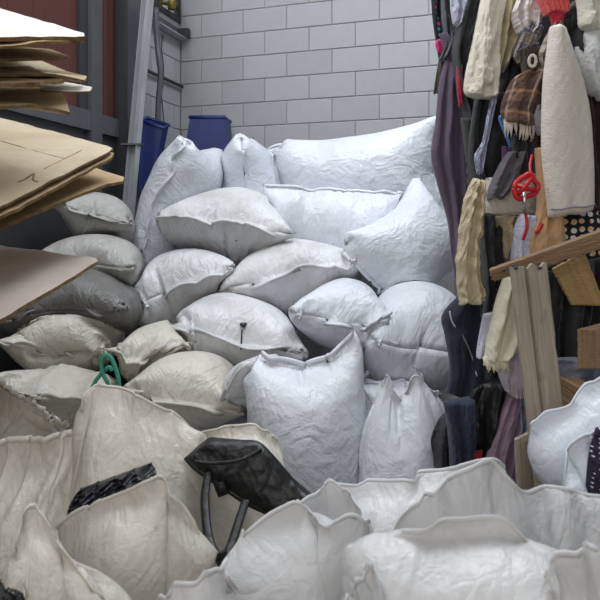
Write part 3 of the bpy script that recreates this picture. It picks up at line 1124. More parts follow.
def fringe(parent, fr_row, length, mat, n, seed=0, r=.0025):
    """threads hanging from the last row of a cloth"""
    rr = np.random.default_rng(seed)
    parts = []
    idx = np.linspace(0, len(fr_row) - 1, n).round().astype(int)
    for i in idx:
        p = fr_row[i] + np.array([rr.normal(0, .004), -.004, 0])
        l = length * rr.uniform(.6, 1.15)
        sw = rr.normal(0, .012)
        parts.append(tube([p + np.array([0, 0, .012]), p + np.array([sw * .4, -.003, -l * .5]), p + np.array([sw, .002, -l])], [r * 1.6, r * 1.3, r * .5], 5))
    o = mesh_obj('fringe', *join_parts(parts), mat, parent)
    o['kind'] = 'stuff'
    return o


# the tightly packed dark clothes behind the pieces one can tell apart
def heap():
    nz, na = 60, 70
    V = []
    for i in range(nz):
        z = i / (nz - 1) * 2.75
        for j in range(na):
            a = j / na * 2 * math.pi
            ca, sa = math.cos(a), math.sin(a)
            sq = 1 / max(abs(ca), abs(sa)) ** .55
            V.append([1.42 + .66 * ca * sq, 3.06 + .36 * sa * sq, z])
    V = np.array(V)
    n = wave_noise(V[:, 0] * 2.5 + V[:, 1] * 2, V[:, 2] * 1.2, 3, 1.6, 12) * .07 + wave_noise(V[:, 0] * 6 + V[:, 1] * 5, V[:, 2] * 2, 8, 1.8, 12) * .03
    c = np.array([1.42, 3.06])
    d = V[:, :2] - c
    V[:, :2] += d / np.linalg.norm(d, axis=1, keepdims=True) * n[:, None]
    F = [[i * na + j, i * na + (j + 1) % na, (i + 1) * na + (j + 1) % na, (i + 1) * na + j] for i in range(nz - 1) for j in range(na)]
    F.append([(nz - 1) * na + j for j in range(na)])
    uv = np.stack([V[:, 0], V[:, 2]], -1)
    o = mesh_obj('packed_clothes', V, F, C_((30, 29, 33)), uv=uv)
    props(o, 'mass of tightly packed dark clothes behind the hanging garments', 'clothes', kind='stuff')


heap()
M['plaid'] = plaid('brown_plaid', lin(120, 92, 76), [(0, .07, .1, .45, lin(70, 50, 46), .7), (1, .08, .2, .4, lin(60, 44, 40), .6), (0, .07, .7, .1, lin(200, 180, 165), .4), (1, .08, .75, .12, lin(190, 140, 100), .35)])
M['plaid2'] = plaid('beige_plaid', lin(178, 166, 150), [(0, .05, .1, .3, lin(80, 72, 68), .6), (1, .05, .3, .35, lin(80, 72, 68), .6)])
M['print'] = dots('gold_blue_print', lin(176, 150, 92), lin(70, 86, 128), 75, .5, lin(120, 120, 130))
M['polka'] = dots('polka_dots', lin(16, 16, 18), lin(222, 220, 216), 34, .36, lin(214, 170, 130))
M['pindot'] = dots('purple_pin_dots', lin(36, 24, 52), lin(205, 195, 220), 85, .2)
M['mixed'] = dots('teal_pink_print', lin(28, 28, 36), lin(60, 140, 160), 40, .3, lin(200, 60, 110))
M['glit'] = simple('silver_glitter', lin(170, 172, 190), 0.25, 0.8, bump=(70, 1.0), var=.5, scale=30)

G('printed_scarf', 'black scarf with teal and pink print at the top left of the clothes heap', 'scarf', [(432, -8, 448, -8), (434, 20, 449, 22), (437, 42, 450, 44), (440, 66, 450, 66), (439, 90, 446, 92)], 2.98, M['mixed'], 1, th=.03)
G('pink_scrap', 'bright pink scrap of cloth against the block wall', 'garment', [(437, 40, 443, 39), (436, 45, 443, 46), (438, 52, 442, 52)], 2.93, (226, 60, 130), 2, th=.01, amp=.004, nv=10, nu=10)
G('brown_trousers', 'dark brown trouser end beside the grey wall above the purple trousers', 'trousers', [(440, 58, 449, 56), (437, 75, 448, 76), (434, 92, 441, 93)], 2.92, (62, 54, 44), 3, th=.02, amp=.008)
G('charcoal_jacket', 'charcoal crumpled jacket shoulder at the top beside the printed scarf', 'jacket', [(442, -8, 458, -8), (443, 18, 459, 20), (446, 42, 458, 44), (440, 60, 455, 62)], 2.86, (72, 74, 80), 4, folds=4)
G('pale_shirt', 'pale lavender shirt tail hanging at the top beside the black coat', 'shirt', [(451, -8, 468, -8), (452, 12, 466, 12), (454, 26, 460, 28)], 2.72, (196, 200, 218), 5, th=.03, amp=.012)
G('purple_trousers', 'long dusky purple trousers hanging at the left edge of the clothes heap', 'trousers',
  [(440, 34, 453, 32), (446, 56, 465, 54), (441, 85, 468, 88), (438, 120, 469, 125), (434, 155, 471, 160), (440, 185, 471, 190), (449, 222, 467, 225), (453, 262, 463, 264), (458, 290, 466, 292)], (2.86, 2.8), (92, 76, 98), 6, folds=4, amp=.018, th=.04, nv=60, drift=.15)
G('black_coat', 'black coat with a turned lapel beside the cream jacket', 'coat', [(466, -8, 492, -8), (458, 25, 482, 22), (453, 50, 472, 48), (455, 75, 474, 76), (460, 100, 478, 104), (465, 122, 480, 128), (468, 130, 476, 134)], 2.74, (34, 36, 39), 7, folds=3)
G('magenta_strip', 'narrow magenta strip of cloth between purple trousers and black coat', 'garment', [(457, 66, 462, 65), (457, 85, 462, 88), (459, 106, 462, 108)], 2.7, (176, 42, 76), 8, th=.012, amp=.004, nu=10, nv=16)
o, fr = G('cream_jacket', 'creased cream cotton jacket hanging at the top of the clothes heap', 'jacket', [(484, -8, 506, -8), (478, 22, 500, 22), (473, 48, 497, 46), (468, 72, 497, 70), (466, 90, 495, 92), (469, 96, 493, 99)], 2.55, (232, 224, 206), 9, folds=2, amp=.02, nv=44, rough=.01)
mesh_obj('pocket_flap', *cloth_mesh([(478, 66, 493, 68), (477, 73, 494, 76), (478, 79, 493, 83)], 2.50, th=.012, amp=.004, nu=12, nv=10, seed=3)[:2], C_((226, 216, 196)), o)
G('beige_lining', 'beige folded coat lining right of the cream jacket', 'coat', [(504, -8, 532, -8), (500, 20, 524, 18), (498, 45, 514, 46), (495, 70, 503, 72)], 2.6, (196, 180, 146), 10, folds=2)
G('dark_blouse', 'dark crumpled blouse under the beige lining', 'blouse', [(500, 50, 525, 40), (494, 72, 522, 66), (490, 96, 512, 92), (488, 112, 506, 112)], 2.66, (40, 38, 46), 11, folds=4)
G('ruffle_blouse', 'off-white ruffled blouse beside the coral knit cuff', 'blouse', [(522, -8, 545, -8), (514, 14, 541, 16), (516, 28, 534, 32), (519, 34, 528, 37)], 2.5, (222, 214, 210), 12, folds=4, amp=.014, edge=.006)
G('patterned_tie', 'gold and blue patterned tie below the ruffled blouse', 'tie', [(530, 20, 543, 27), (522, 36, 537, 42), (515, 52, 525, 60), (514, 58, 521, 64)], 2.46, M['print'], 13, th=.015, amp=.004)
o, fr = G('buckled_belt', 'dark brown belt with a pale ring buckle above the plaid scarf', 'belt', [(519, 50, 537, 42), (522, 62, 542, 62), (524, 78, 535, 78)], 2.42, (64, 55, 50), 14, th=.02, amp=.005)
c = P(532.5, 61, 2.36)
ring = [c + np.array([.011 * math.cos(a), -.004 * math.cos(a), .021 * math.sin(a)]) for a in np.linspace(0, 2 * math.pi, 20)]
mesh_obj('ring_buckle', *tube(ring, .0055, 6), C_((205, 196, 180)), o)
o, fr = G('plaid_scarf', 'brown plaid wool scarf with a pale fringed end', 'scarf', [(531, 70, 544, 67), (516, 78, 544, 80), (507, 95, 540, 98), (503, 110, 535, 116), (506, 122, 532, 127)], 2.42, M['plaid'], 15, folds=2, amp=.012)
fringe(o, fr[-1], .05, C_((216, 200, 186)), 26, 1)
G('checked_scarf', 'small beige checked scarf knotted above the white trousers', 'scarf', [(553, 24, 562, 20), (544, 42, 558, 46), (539, 56, 553, 64), (542, 66, 550, 71)], 2.4, M['plaid2'], 16, th=.025, amp=.01)
o, fr = G('coral_knit', 'coral ribbed knit cuff at the top edge', 'sweater', [(536, -8, 562, -8), (540, 3, 566, 3), (546, 15, 567, 16)], 2.4, (232, 104, 100), 17, folds=9, amp=.005, th=.04, nu=60, drift=.0)
mesh_obj('cuff_lining', *cloth_mesh([(547, 13, 566, 14), (550, 18, 564, 19), (552, 25, 560, 26)], 2.39, th=.02, amp=.004, nu=12, nv=10, seed=4)[:2], C_((196, 40, 66)), o)
G('fuzzy_scarf', 'black fuzzy scarf end next to the coral cuff', 'scarf', [(573, 2, 582, 6), (564, 18, 583, 26), (564, 40, 580, 46), (570, 62, 580, 66)], 2.4, (20, 20, 22), 18, folds=2)
G('teal_shirt', 'dark teal t-shirt corner beside the white hoodie', 'shirt', [(577, 22, 590, 24), (573, 38, 590, 40), (575, 54, 587, 52)], 2.38, (26, 82, 100), 19, th=.02, amp=.006)
G('cream_blanket', 'cream blanket fold in the top right corner', 'blanket', [(577, -10, 612, -10), (580, 8, 612, 8), (581, 24, 612, 26), (584, 29, 606, 33)], 2.32, (226, 222, 206), 20, folds=2, amp=.016)
G('white_hoodie', 'white hoodie sleeve at the right edge beside the long white trousers', 'hoodie', [(583, 29, 612, 30), (578, 50, 612, 54), (582, 72, 606, 76), (590, 94, 600, 100)], 2.36, (226, 226, 226), 21, folds=2, amp=.016)
G('dark_floral_dress', 'dark burgundy dress behind the white trousers at the right edge', 'dress', [(580, 70, 612, 70), (584, 120, 612, 120), (586, 180, 612, 180), (588, 228, 612, 228)], 2.45, (54, 24, 26), 22, folds=3)
o, fr = G('white_trousers', 'long off-white jersey trouser leg with a stitched hem', 'trousers', [(551, 27, 561, 27), (549, 48, 569, 48), (546, 78, 579, 78), (545, 110, 586, 110), (545, 150, 589, 150), (548, 184, 590, 183), (551, 217, 590, 212)], 2.3, (224, 214, 202), 23, folds=1, amp=.006, rough=.002, th=.05, nv=60, drift=.1)
hem = fr[-4] + np.array([0, -.003, 0])
mesh_obj('hem_stitch', *tube(hem[1:-1], .003, 5), C_((150, 146, 150)), o)
mesh_obj('inner_leg', *cloth_mesh([(549, 52, 554, 52), (545, 90, 550, 90), (543, 128, 549, 128), (546, 150, 549, 150)], 2.34, th=.03, amp=.006, nu=12, nv=24, seed=5)[:2], C_((206, 198, 190)), o)
G('silver_sash', 'silver glittering sash hanging in front of black dress', 'sash', [(491, 96, 497, 97), (487, 118, 492, 119), (482, 142, 487, 143), (475, 156, 485, 157), (477, 174, 482, 175)], 2.52, M['glit'], 24, th=.012, amp=.006, nu=14)
G('black_dress', 'black velvet dress in the middle of the clothes heap', 'dress', [(478, 96, 512, 92), (474, 125, 514, 120), (472, 155, 512, 150), (476, 178, 506, 178), (484, 190, 498, 191)], 2.62, (15, 15, 17), 25, folds=3)
G('dark_green_cardigan', 'dark grey-green cardigan between purple trousers and black dress', 'cardigan', [(462, 118, 480, 120), (466, 150, 482, 150), (468, 180, 480, 182), (470, 205, 478, 206)], 2.7, (46, 50, 50), 26, folds=2)
h = [P(512, 150, 2.5), P(507, 137, 2.48), P(500.5, 120, 2.47), P(502, 116, 2.47), P(506, 113, 2.5)]
props(mesh_obj('clothes_hanger', *tube(catmull(h, 24), .007, 8), simple('blue_hanger', lin(96, 150, 222), .4)), 'light blue plastic hanger end left of the plaid fringe', 'hanger')
G('black_sock', 'black sock hanging below the fringed plaid scarf', 'sock', [(512, 134, 531, 136), (514, 156, 531, 158), (519, 174, 531, 178)], 2.47, (36, 36, 39), 27, th=.025, amp=.008)
G('white_scrap', 'pale lilac cloth corner left of the white trouser leg', 'garment', [(534, 106, 546, 103), (533, 122, 545, 124), (538, 134, 545, 137)], 2.42, (206, 204, 212), 28, th=.02, amp=.006)
G('rust_dress', 'dark rust floral dress strip behind the red handle', 'dress', [(528, 100, 546, 98), (529, 130, 548, 130), (532, 165, 548, 165), (534, 190, 546, 190)], 2.55, (76, 38, 36), 29, folds=2)
G('purple_blouse', 'small purple top between the hanger and the grey jersey', 'shirt', [(503, 146, 513, 148), (503, 160, 514, 162), (507, 172, 512, 174)], 2.5, (78, 42, 86), 30, th=.02, amp=.006)
G('grey_jersey', 'grey jersey with an orange edge above the white skirt', 'sweater', [(508, 152, 524, 152), (498, 170, 518, 174), (490, 188, 508, 192), (488, 198, 500, 200)], 2.48, (94, 90, 96), 31, folds=3, amp=.012)
o, fr = G('white_skirt', 'off-white skirt hem with a seam under the grey jersey', 'skirt', [(490, 178, 540, 172), (486, 198, 538, 196), (484, 217, 532, 216)], 2.52, (218, 211, 198), 32, folds=2, amp=.01, th=.03)
mesh_obj('hem_seam', *tube(fr[-6] + np.array([0, -.003, 0]), .003, 5), C_((196, 188, 174)), o)
o, fr = G('ruffled_blouse', 'long beige crinkled blouse sleeve with ruffled edges', 'blouse', [(474, 178, 484, 182), (466, 198, 484, 204), (461, 228, 480, 230), (458, 262, 477, 264), (459, 290, 482, 294), (462, 305, 481, 300)], 2.42, (200, 184, 150), 33, folds=3, amp=.014, nv=60, rough=.014, edge=.008)
G('black_lace_top', 'black lace top hanging right of the ruffled blouse', 'blouse', [(480, 212, 502, 216), (482, 245, 500, 246), (484, 285, 500, 285), (482, 318, 498, 318)], 2.5, (20, 20, 23), 34, folds=4, amp=.02, rough=.014)
G('tan_sleeve', 'tan sleeve hanging under the white skirt', 'sleeve', [(494, 216, 522, 216), (497, 238, 516, 238), (500, 258, 509, 262)], 2.49, (172, 156, 126), 35, folds=2)
G('lavender_sock', 'pale lavender sock beside the red strap', 'sock', [(522, 214, 538, 217), (515, 230, 534, 234), (512, 262, 532, 260)], 2.42, (204, 204, 224), 36, th=.04, amp=.006)
G('peach_cloth', 'peach tan cloth hanging behind the diagonal timber', 'garment', [(536, 148, 550, 148), (538, 180, 554, 180), (538, 212, 560, 212), (530, 240, 562, 238), (528, 268, 560, 264)], 2.4, (204, 164, 120), 37, folds=2, amp=.014)
G('polka_dot_blouse', 'black blouse with white polka dots behind the timber', 'blouse', [(556, 205, 596, 205), (557, 230, 596, 230), (560, 262, 596, 260)], 2.44, M['polka'], 38, folds=1, amp=.01)
o, fr = G('navy_hoodie', 'navy hoodie with a zip front hanging over the white sacks', 'hoodie', [(466, 290, 484, 298), (446, 314, 490, 326), (448, 336, 488, 352), (452, 368, 480, 380), (448, 394, 474, 402)], 2.62, (28, 32, 52), 39, folds=2, amp=.018)
mesh_obj('zip', *tube(catmull([fr[8, 2], fr[12, 6], fr[17, 13], fr[23, 22], fr[28, 26]] + np.array([0, -.004, 0]), 24), .0035, 5), M['galv'], o)
o, fr = G('cream_throw', 'cream fleece throw with ragged fringe left of the upright plank', 'blanket', [(505, 276, 516, 278), (498, 298, 518, 298), (492, 326, 520, 322), (488, 346, 516, 346), (486, 358, 506, 362)], 2.36, (230, 223, 198), 40, folds=2, amp=.014)
fringe(o, fr[-1], .03, C_((236, 230, 200)), 26, 2, .004)
G('white_cuff', 'white shirt cuff sticking out beside the cream throw', 'shirt', [(484, 314, 492, 312), (479, 340, 489, 344), (477, 356, 485, 362)], 2.44, (212, 212, 228), 41, th=.02, amp=.006)
G('lilac_lining', 'pale lilac cloth under the cream throw', 'garment', [(502, 354, 526, 348), (500, 372, 526, 376), (506, 392, 520, 398)], 2.42, (206, 196, 208), 42, folds=3, amp=.01)
G('mauve_scarf', 'mauve crinkled scarf twisting down beside the plank', 'scarf', [(510, 392, 527, 390), (502, 415, 524, 418), (493, 442, 518, 446), (486, 466, 514, 474), (484, 490, 512, 495)], 2.44, (150, 124, 140), 43, folds=4, amp=.01, rough=.008)
G('blue_jeans', 'dark blue jeans leg above the front sacks', 'jeans', [(446, 402, 480, 394), (449, 425, 476, 428), (451, 455, 472, 455), (451, 492, 470, 492)], 2.5, (40, 49, 72), 44, folds=2, amp=.014)
G('black_trousers', 'black trousers hanging lowest at the left of the clothes heap', 'trousers', [(440, 420, 456, 402), (433, 440, 456, 432), (436, 462, 458, 460), (437, 495, 458, 495)], 2.58, (20, 20, 27), 45, folds=2)
o, fr = G('leather_jacket', 'black leather jacket hanging between jeans and mauve scarf', 'jacket', [(474, 388, 508, 372), (470, 412, 506, 408), (471, 440, 500, 438), (473, 466, 494, 466), (474, 490, 490, 490)], 2.5, M['leather'], 46, folds=2, amp=.02)
G('dark_shirt', 'dark shirt between navy hoodie and lilac cloth', 'shirt', [(478, 350, 508, 352), (480, 372, 508, 374), (484, 396, 506, 394)], 2.58, (34, 36, 46), 47, folds=3)
G('black_jumper', 'black jumper with a yellow trim edge right of the upright plank', 'sweater', [(548, 270, 578, 275), (548, 305, 584, 300), (550, 340, 586, 335), (552, 385, 590, 380)], 2.34, (17, 17, 19), 48, folds=2)
G('black_cardigan', 'black cardigan hanging at the right edge above the grey jeans', 'cardigan', [(578, 262, 612, 255), (582, 300, 612, 295), (580, 340, 612, 335), (578, 372, 612, 370)], 2.38, (22, 22, 24), 49, folds=2)
G('grey_jeans', 'faded grey jeans lying at the right under the timber end', 'jeans', [(560, 358, 612, 356), (562, 378, 612, 376), (568, 400, 612, 398), (570, 420, 612, 418)], 2.26, (120, 124, 136), 50, folds=3)
G('light_jeans', 'light blue denim strip showing left of the broken plank', 'jeans', [(520, 402, 534, 398), (521, 430, 534, 430), (520, 495, 532, 495)], 2.4, (136, 156, 178), 51, th=.02)
G('red_scrap', 'small dark red scrap under the leather jacket', 'garment', [(471, 452, 482, 450), (472, 462, 481, 462), (473, 476, 480, 476)], 2.47, (160, 34, 44), 52, th=.015, amp=.004, nu=10, nv=10)

# red plastic handle with a metal clip on a red strap
root = empty('dog_leash', P(527, 190, 2.3))
props(root, 'red plastic leash grip with a silver clip hanging on the clothes', 'leash')
cc = [(514, 188), (517, 182), (524, 177), (530, 174), (534, 180), (538, 186), (535, 193), (528, 196), (521, 199), (516, 196), (514, 188)]
mesh_obj('grip_frame', *tube(catmull([P(x, y, 2.28) for x, y in cc], 40), .010, 8), M['red'], root)
mesh_obj('grip_bar', *tube([P(518, 194, 2.275), P(525, 187, 2.268), P(531, 178, 2.275)], .009, 8), M['red'], root)
mesh_obj('grip_bar', *tube([P(517, 185, 2.275), P(526, 189, 2.268), P(536, 190, 2.275)], .008, 8), M['red'], root)
mesh_obj('clip_shaft', *tube([P(524.5, 192, 2.26), P(524, 205, 2.27), P(525, 214, 2.28)], .006, 8), M['chrome'], root)
mesh_obj('strap', *tube(catmull([P(524, 206, 2.3), P(526, 216, 2.3), P(527, 228, 2.3), P(523, 240, 2.31)], 20), .006, 6), M['red'], root)
mesh_obj('cord', *tube(catmull([P(531, 176, 2.3), P(530, 165, 2.33), P(532, 155, 2.36)], 12), .005, 6), M['red'], root)
props(mesh_obj('red_ribbon', *tube(catmull([P(542, 224, 2.34), P(539, 230, 2.33), P(535, 233, 2.33)], 12), .007, 6), M['red']), 'short red ribbon end on the peach cloth', 'ribbon')


# ---------------------------------------------------------------- timber
def plank(name, label, quad, Y, th, mat, cat='plank', nails=(), splits=0, seed=0):
    """board from its four face corners in the photo, each with its distance, and its thickness"""
    Ys = Y if isinstance(Y, tuple) else (Y,) * 4
    q = [P(*p, y) for p, y in zip(quad, Ys)]            # tl tr br bl
    nrm = unit(np.cross(q[1] - q[0], q[3] - q[0]))
    if nrm[1] < 0: nrm = -nrm
    r = np.random.default_rng(seed)
    ns, nl = 20, 30
    fr, bk, uvs = [], [], []
    lng = np.linalg.norm(q[3] - q[0]); wid = np.linalg.norm(q[1] - q[0])
    for i in range(nl + 1):
        for j in range(ns + 1):
            a, b = j / ns, i / nl
            p = (q[0] * (1 - a) + q[1] * a) * (1 - b) + (q[3] * (1 - a) + q[2] * a) * b
            e = 0.003 if j in (0, ns) or i in (0, nl) else 0
            if i == 0: p = p + unit(q[3] - q[0]) * (.004 + .004 * splits) * (1 + math.sin(j * .9 + seed) * (j > 8))
            p = p + unit(q[1] - q[0]) * (r.normal(0, .0007) if j in (0, ns) else 0)
            dep = e + r.normal(0, .0006) + (.012 if splits and j == 8 and i < 20 else 0)
            fr.append(p + nrm * dep)
            bk.append(p + nrm * th)
            uvs.append((a * wid, b * lng))
    V = fr + bk
    N = (ns + 1) * (nl + 1)
    F = []
    for i in range(nl):
        for j in range(ns):
            a = i * (ns + 1) + j
            f1 = [a, a + ns + 1, a + ns + 2, a + 1]
            F.append(f1)
            F.append([x + N for x in f1[::-1]])
    loop = [j for j in range(ns + 1)] + [i * (ns + 1) + ns for i in range(1, nl + 1)] + [nl * (ns + 1) + j for j in range(ns - 1, -1, -1)] + [i * (ns + 1) for i in range(nl - 1, 0, -1)]
    for a, b in zip(loop, loop[1:] + loop[:1]):
        F.append([a, b, b + N, a + N])
    o = mesh_obj(name, V, F, mat, uv=uvs + uvs, smooth=False)
    props(o, label, cat, 'weathered timber at the right')
    for (x, y) in nails:
        c = P(x, y, sum(Ys) / 4 - .002)
        mesh_obj('nail', *tube([c - nrm * .004, c + nrm * .01], .0055, 8), M['darksteel'], o)
    return o


plank('plank', 'upright weathered pallet plank with a split down its length', [(511, 265), (547, 262), (596, 690), (561, 693)], (2.02, 2.02, 1.98, 1.98), .022, M['oldwood'], nails=[(516, 268), (540, 268)], splits=1)
plank('plank', 'broken grey plank stub behind the foot of the upright plank', [(516, 438), (568, 412), (560, 676), (528, 676)], 2.05, .022, M['oldwood'], nails=[(547, 459), (543, 479)], splits=1, seed=2)
plank('timber_beam', 'long timber batten slanting up to the right edge above the plank', [(488, 271), (492, 282), (612, 246), (612, 227)], (2.12, 2.12, 2.0, 2.0), .05, M['brownwood'], 'batten', nails=[(504, 270), (514, 266)], seed=3)
plank('timber_block', 'dark brown sawn timber end at the right edge', [(577, 328), (612, 330), (612, 369), (577, 369)], (1.97, 1.9, 1.9, 1.97), .7, M['brownwood'], 'timber', seed=4)
plank('timber_block', 'sliver of dark timber at the right edge above the purple dotted cloth', [(597, 397), (612, 395), (612, 440), (597, 441)], 1.95, .7, M['brownwood'], 'timber', seed=5)
plank('plank', 'wide yellowish board hanging down behind the batten', [(553, 268), (584, 250), (606, 306), (573, 305)], 2.2, .02, M['yellowwood'], seed=6)

# ---------------------------------------------------------------- flattened cardboard at the left
def sheet(name, label, pts, mat, th=.008, seed=0, group='flattened cardboard sheets'):
    """cardboard sheet from its outline (photo point + distance), subdivided, with worn edges"""
    r = np.random.default_rng(seed)
    ring = [P(*p) for p in pts]
    out = []
    for a, b in zip(ring, ring[1:] + ring[:1]):
        n = max(2, int(np.linalg.norm(b - a) / .04))
        for k in range(n):
            p = a + (b - a) * k / n
            if k: p = p + r.normal(0, .0012, 3)
            out.append(p)
    c = sum(out) / len(out)
    nrm = np.zeros(3)
    for a, b in zip(out, out[1:] + out[:1]):
        nrm += np.cross(a - c, b - c)
    nrm = unit(nrm)
    if nrm[2] < 0:
        nrm = -nrm
    K = len(out)
    mid = [c + (p - c) * .5 + nrm * r.normal(0, .0006) for p in out]
    V = out + mid + [c] + [p - nrm * th for p in out] + [p - nrm * th for p in mid] + [c - nrm * th]
    F = []
    T = 2 * K + 1
    for i in range(K):
        j = (i + 1) % K
        F += [[i, j, K + j, K + i], [K + i, K + j, 2 * K], [T + j, T + i, T + K + i, T + K + j], [T + K + j, T + K + i, T + 2 * K], [j, i, T + i, T + j]]
    o = mesh_obj(name, V, F, mat, smooth=False)
    bm = bmesh.new(); bm.from_mesh(o.data); bmesh.ops.recalc_face_normals(bm, faces=bm.faces); bm.to_mesh(o.data); bm.free()
    o.data.materials.append(M['cardedge'])
    for k, pl in enumerate(o.data.polygons):
        pl.material_index = 1 if k % 5 == 4 else 0
    props(o, label, 'cardboard', group)
    return o


XL = -110
sheet('cardboard_sheet', 'cardboard sheet coloured white for strong light on top of the upper stack', [(XL, -24, 2.35), (84, 33, 2.05), (85, 36, 2.03), (XL, 38, 1.55)], M['cardw'], .012, 1)
sheet('cardboard_sheet', 'brown cardboard sheet directly under the whitened one', [(XL, 10, 2.3), (84, 40, 2.06), (50, 41, 1.9), (XL, 60, 1.55)], M['card'], .008, 2)
sheet('cardboard_sheet', 'short brown cardboard sheet, third from the top of the upper stack', [(XL, 40, 2.3), (50, 49, 2.1), (69, 56, 2.05), (60, 58, 2.0), (XL, 60, 1.6)], M['card'], .008, 3)
sheet('cardboard_sheet', 'torn cardboard sheet poking out to the right in the upper stack', [(XL, 55, 2.35), (40, 60, 2.15), (66, 71, 2.1), (87, 76, 2.1), (84, 80, 2.06), (55, 74, 2.0), (XL, 72, 1.7)], M['card2'], .008, 4)
sheet('cardboard_sheet', 'dark folded cardboard sheet low in the upper stack', [(XL, 60, 2.3), (30, 66, 2.1), (64, 80, 2.0), (40, 82, 1.85), (XL, 86, 1.6)], M['cardd'], .010, 5)
sheet('cardboard_scrap', 'small white card scrap poking out of the upper stack', [(40, 84, 2.1), (58, 81, 2.12), (92, 87, 2.1), (90, 91, 2.07), (62, 91, 2.02), (40, 90, 2.02)], M['cardw'], .006, 6)
sheet('cardboard_sheet', 'lowest torn cardboard sheet of the upper stack with ragged end', [(XL, 84, 2.3), (46, 88, 2.1), (62, 93, 2.1), (67, 101, 2.05), (70, 112, 2.0), (58, 109, 1.95), (34, 104, 1.85), (XL, 112, 1.6)], M['card'], .010, 7)
s = sheet('cardboard_sheet', 'big creased flattened carton on the middle stack', [(XL, 88, 2.75), (14, 121, 2.6), (108, 146, 2.4), (113, 149, 2.36), (110, 151, 2.32), (XL, 262, 1.45)], M['card2'], .008, 8)
sheet('cardboard_sheet', 'second carton layer just below the big creased one', [(XL, 110, 2.7), (60, 140, 2.5), (114, 153, 2.38), (112, 157, 2.33), (XL, 276, 1.45)], M['card'], .010, 9)
sheet('cardboard_sheet', 'lower carton sheet of the middle stack reaching furthest right', [(XL, 150, 2.7), (96, 168, 2.5), (124, 177, 2.42), (123, 181, 2.38), (106, 184, 2.3), (XL, 270, 1.55)], M['card'], .010, 10)
sheet('cardboard_sheet', 'bottom carton sheet of the middle stack with a short corner', [(XL, 210, 2.2), (21, 216, 2.05), (20, 220, 2.0), (XL, 268, 1.5)], M['card'], .008, 11)
sheet('cardboard_sheet', 'grey-faced cardboard sheet with a sharp corner on the lowest stack', [(XL, 231, 2.7), (96, 258, 2.3), (98, 261, 2.27), (XL, 386, 1.42)], M['cardp'], .012, 12)


def bundle(label, x0, x1, y0, y1, z0, z1):
    """tied bundle of flattened cartons: single sheets in a stack"""
    root = empty('cardboard_bundle', ((x0 + x1) / 2, (y0 + y1) / 2, z0))
    props(root, label, 'cardboard', 'cardboard bundles')
    r = random.Random(int(z0 * 100))
    n = max(3, int((z1 - z0) / .05))
    for k in range(n):
        a, b = z0 + (z1 - z0) * k / n, z0 + (z1 - z0) * (k + .92) / n
        j = [r.uniform(-.02, .02) for _ in range(4)]
        pts = [(x0 + j[0], y0 + j[1]), (x1 + j[2], y0 + j[1]), (x1 + j[2], y1 + j[3]), (x0 + j[0], y1 + j[3])]
        mesh_obj('sheet', *hexa([(x, y, a) for x, y in pts] + [(x, y, b) for x, y in pts]), M['cardd' if k % 3 else 'card'], root, smooth=False)


bundle('cardboard bundle on the floor under the lowest grey-faced sheet', -1.75, -1.12, 1.7, 2.2, 0, 1.0)
bundle('cardboard bundle between the grey-faced sheet and the middle stack', -1.75, -1.2, 1.75, 2.15, 1.27, 1.42)
bundle('cardboard bundle between the middle and the upper stack', -1.75, -1.2, 1.8, 2.15, 1.72, 1.8)

bpy.context.view_layer.update()
DG = bpy.context.evaluated_depsgraph_get()
for pts in ([(1, 141), (25, 148), (50, 155), (66, 159)], [(82, 150), (70, 156), (58, 162), (44, 169)]):
    mesh_obj('fold_line', *tube([hit(x, y, .0) for x, y in pts], .0012, 6), M['cardd'], s)
mesh_obj('torn_patch', *tube(catmull([hit(18, 182, .001), hit(24, 180, .001), hit(30, 176, .001), hit(34, 174, .001), hit(33, 180, .001), hit(38, 182, .001)], 16), .0025, 6), M['cardedge'], s)

# ---------------------------------------------------------------- handbag, cords and what fills the open sacks
def drape(pts, off):
    return [hit(x, y, off) for x, y in pts]


hb = hit(245, 475)
Yh = min(hit(x, y)[1] for x, y in ((205, 455), (245, 470), (280, 495), (230, 460), (260, 485))) - .045
V, F, UV, fr = cloth_mesh([(209, 438, 187, 455), (224, 439, 198, 467), (241, 440, 216, 480), (259, 442, 234, 491), (275, 457, 250, 502), (293, 478, 268, 512), (306, 490, 282, 509), (313, 496, 292, 505)],
                          (Yh + .03, Yh - .06), th=.035, folds=1, amp=.006, seed=61, nu=26, nv=40, back=.8)
hbag = mesh_obj('handbag', V, F, M['leather'], uv=UV)
props(hbag, 'black leather handbag with dangling straps lying on the cream sacks', 'handbag')
mesh_obj('flap_seam', *tube(catmull([fr[3, 20], fr[8, 14], fr[14, 8], fr[18, 1]] + np.array([0, -.006, 0]), 24), .005, 6), M['leather'], hbag)
mesh_obj('flap_seam', *tube(catmull([fr[22, 2], fr[23, 12], fr[22, 24]] + np.array([0, -.005, 0]), 20), .004, 6), M['leather'], hbag)
mesh_obj('edge_roll', *tube(catmull([fr[0, 25], fr[6, 25], fr[14, 25], fr[22, 25], fr[30, 25]] + np.array([0, -.012, 0]), 30), .009, 8), M['leather'], hbag)
y0 = Yh - .02
for pts in ([(209, 470), (205, 495), (206, 520), (209, 540), (214, 552), (220, 558)], [(246, 500), (241, 515), (236, 530), (231, 545), (226, 555), (221, 560)]):
    mesh_obj('strap', *tube(catmull([P(x, y, y0 - .0022 * (y - 470)) for x, y in pts], 30), .0045, 8, flat=((1, 0, .1), 2.6)), M['leather'], hbag)
mesh_obj('strap_end', *tube(catmull([P(x, y, y0 - .2) for x, y in [(219, 553), (224, 562), (229, 572), (233, 583)]], 14), .006, 8, flat=((1, 0, .3), 3.0)), M['leather'], hbag)
tab = mesh_obj('tab', *tube([P(219, 482, y0 - .01), P(221, 488, y0 - .015), P(224, 495, y0 - .015)], .006, 8, flat=((1, 0, .2), 2.8)), M['leather'], hbag)
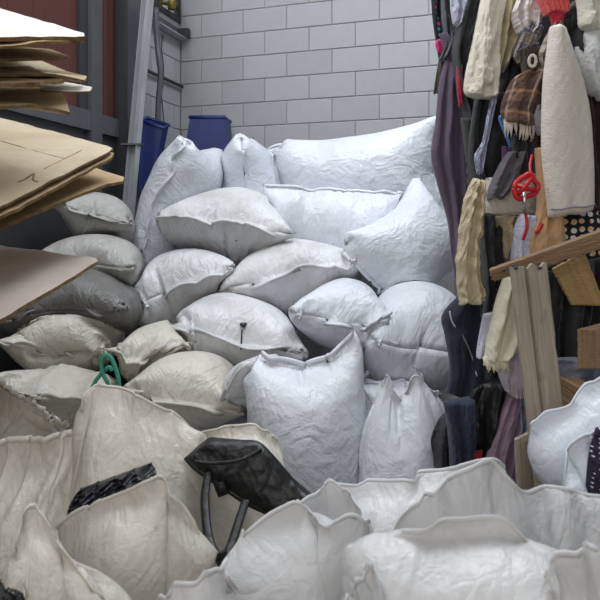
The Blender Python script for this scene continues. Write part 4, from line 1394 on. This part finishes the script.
mesh_obj('snap', *tube([P(223.5, 490, y0 - .02), P(223.5, 490, y0 - .028)], .006, 10), M['brass'], tab)

gp = [(90, 394), (93, 386), (97, 379), (103, 372), (109, 367), (112, 371)]
gl_ = [(110, 396), (108, 384), (103, 374), (101, 364), (102, 358), (106, 355), (111, 358), (115, 367), (118, 377), (119, 386), (119, 396)]
gc = empty('green_cord', P(106, 388, 1.97))
props(gc, 'green cord loop sticking up behind the cream open sack', 'cord')
mesh_obj('loop', *tube(catmull([P(x, y, 1.97) for x, y in gl_], 40), .0065, 8), M['green'], gc)
mesh_obj('tail', *tube(catmull([P(x, y, 1.985) for x, y in gp], 24), .006, 8), M['green'], gc)
st = drape([(243, 324), (242, 330), (241.5, 340), (241, 350)], .006)
sb = empty('strap_stub', st[-1])
props(sb, 'black strap stub tied on the stained white sack', 'strap')
mesh_obj('strap', *tube(st[1:], .004, 6), M['blackplastic'], sb)
k0 = st[0]
mesh_obj('knot', *tube([k0 + np.array([-.012, -.004, .0]), k0 + np.array([.004, -.012, -.006]), k0 + np.array([.018, -.004, .004])], [.008, .014, .006], 8), M['blackplastic'], sb)


def stuffing(name, label, cat, pieces, mat, Y, seed):
    """folded dark sheet pushed into a sack's mouth: overlapping creased tongues"""
    V, F, UV, fr = cloth_mesh(pieces, Y, th=.018, folds=6, amp=.014, seed=seed, nu=80, nv=40, rough=.02, back=.1)
    return props(mesh_obj(name, V, F, mat, uv=UV), label, cat)


stuffing('black_plastic_bag', 'crumpled black plastic bag filling the mouth of the cream sack', 'plastic bag', [(80, 489, 151, 463), (72, 500, 155, 470), (66, 516, 160, 486), (62, 540, 164, 515)], M['blackplastic'], (1.55, 1.47), 71)
stuffing('dark_garment', 'black garment bundle in the bottom left corner', 'garment', [(-20, 582, 20, 578), (-20, 592, 24, 592), (-20, 615, 26, 615)], C_((26, 25, 28)), (1.12, 1.08), 73)
G('pin_dot_cloth', 'dark purple cloth with white pin dots at the right edge', 'garment', [(598, 428, 614, 424), (592, 450, 614, 450), (589, 475, 614, 475), (588, 505, 614, 505)], 1.6, M['pindot'], 62, th=.02, folds=1, amp=.008)
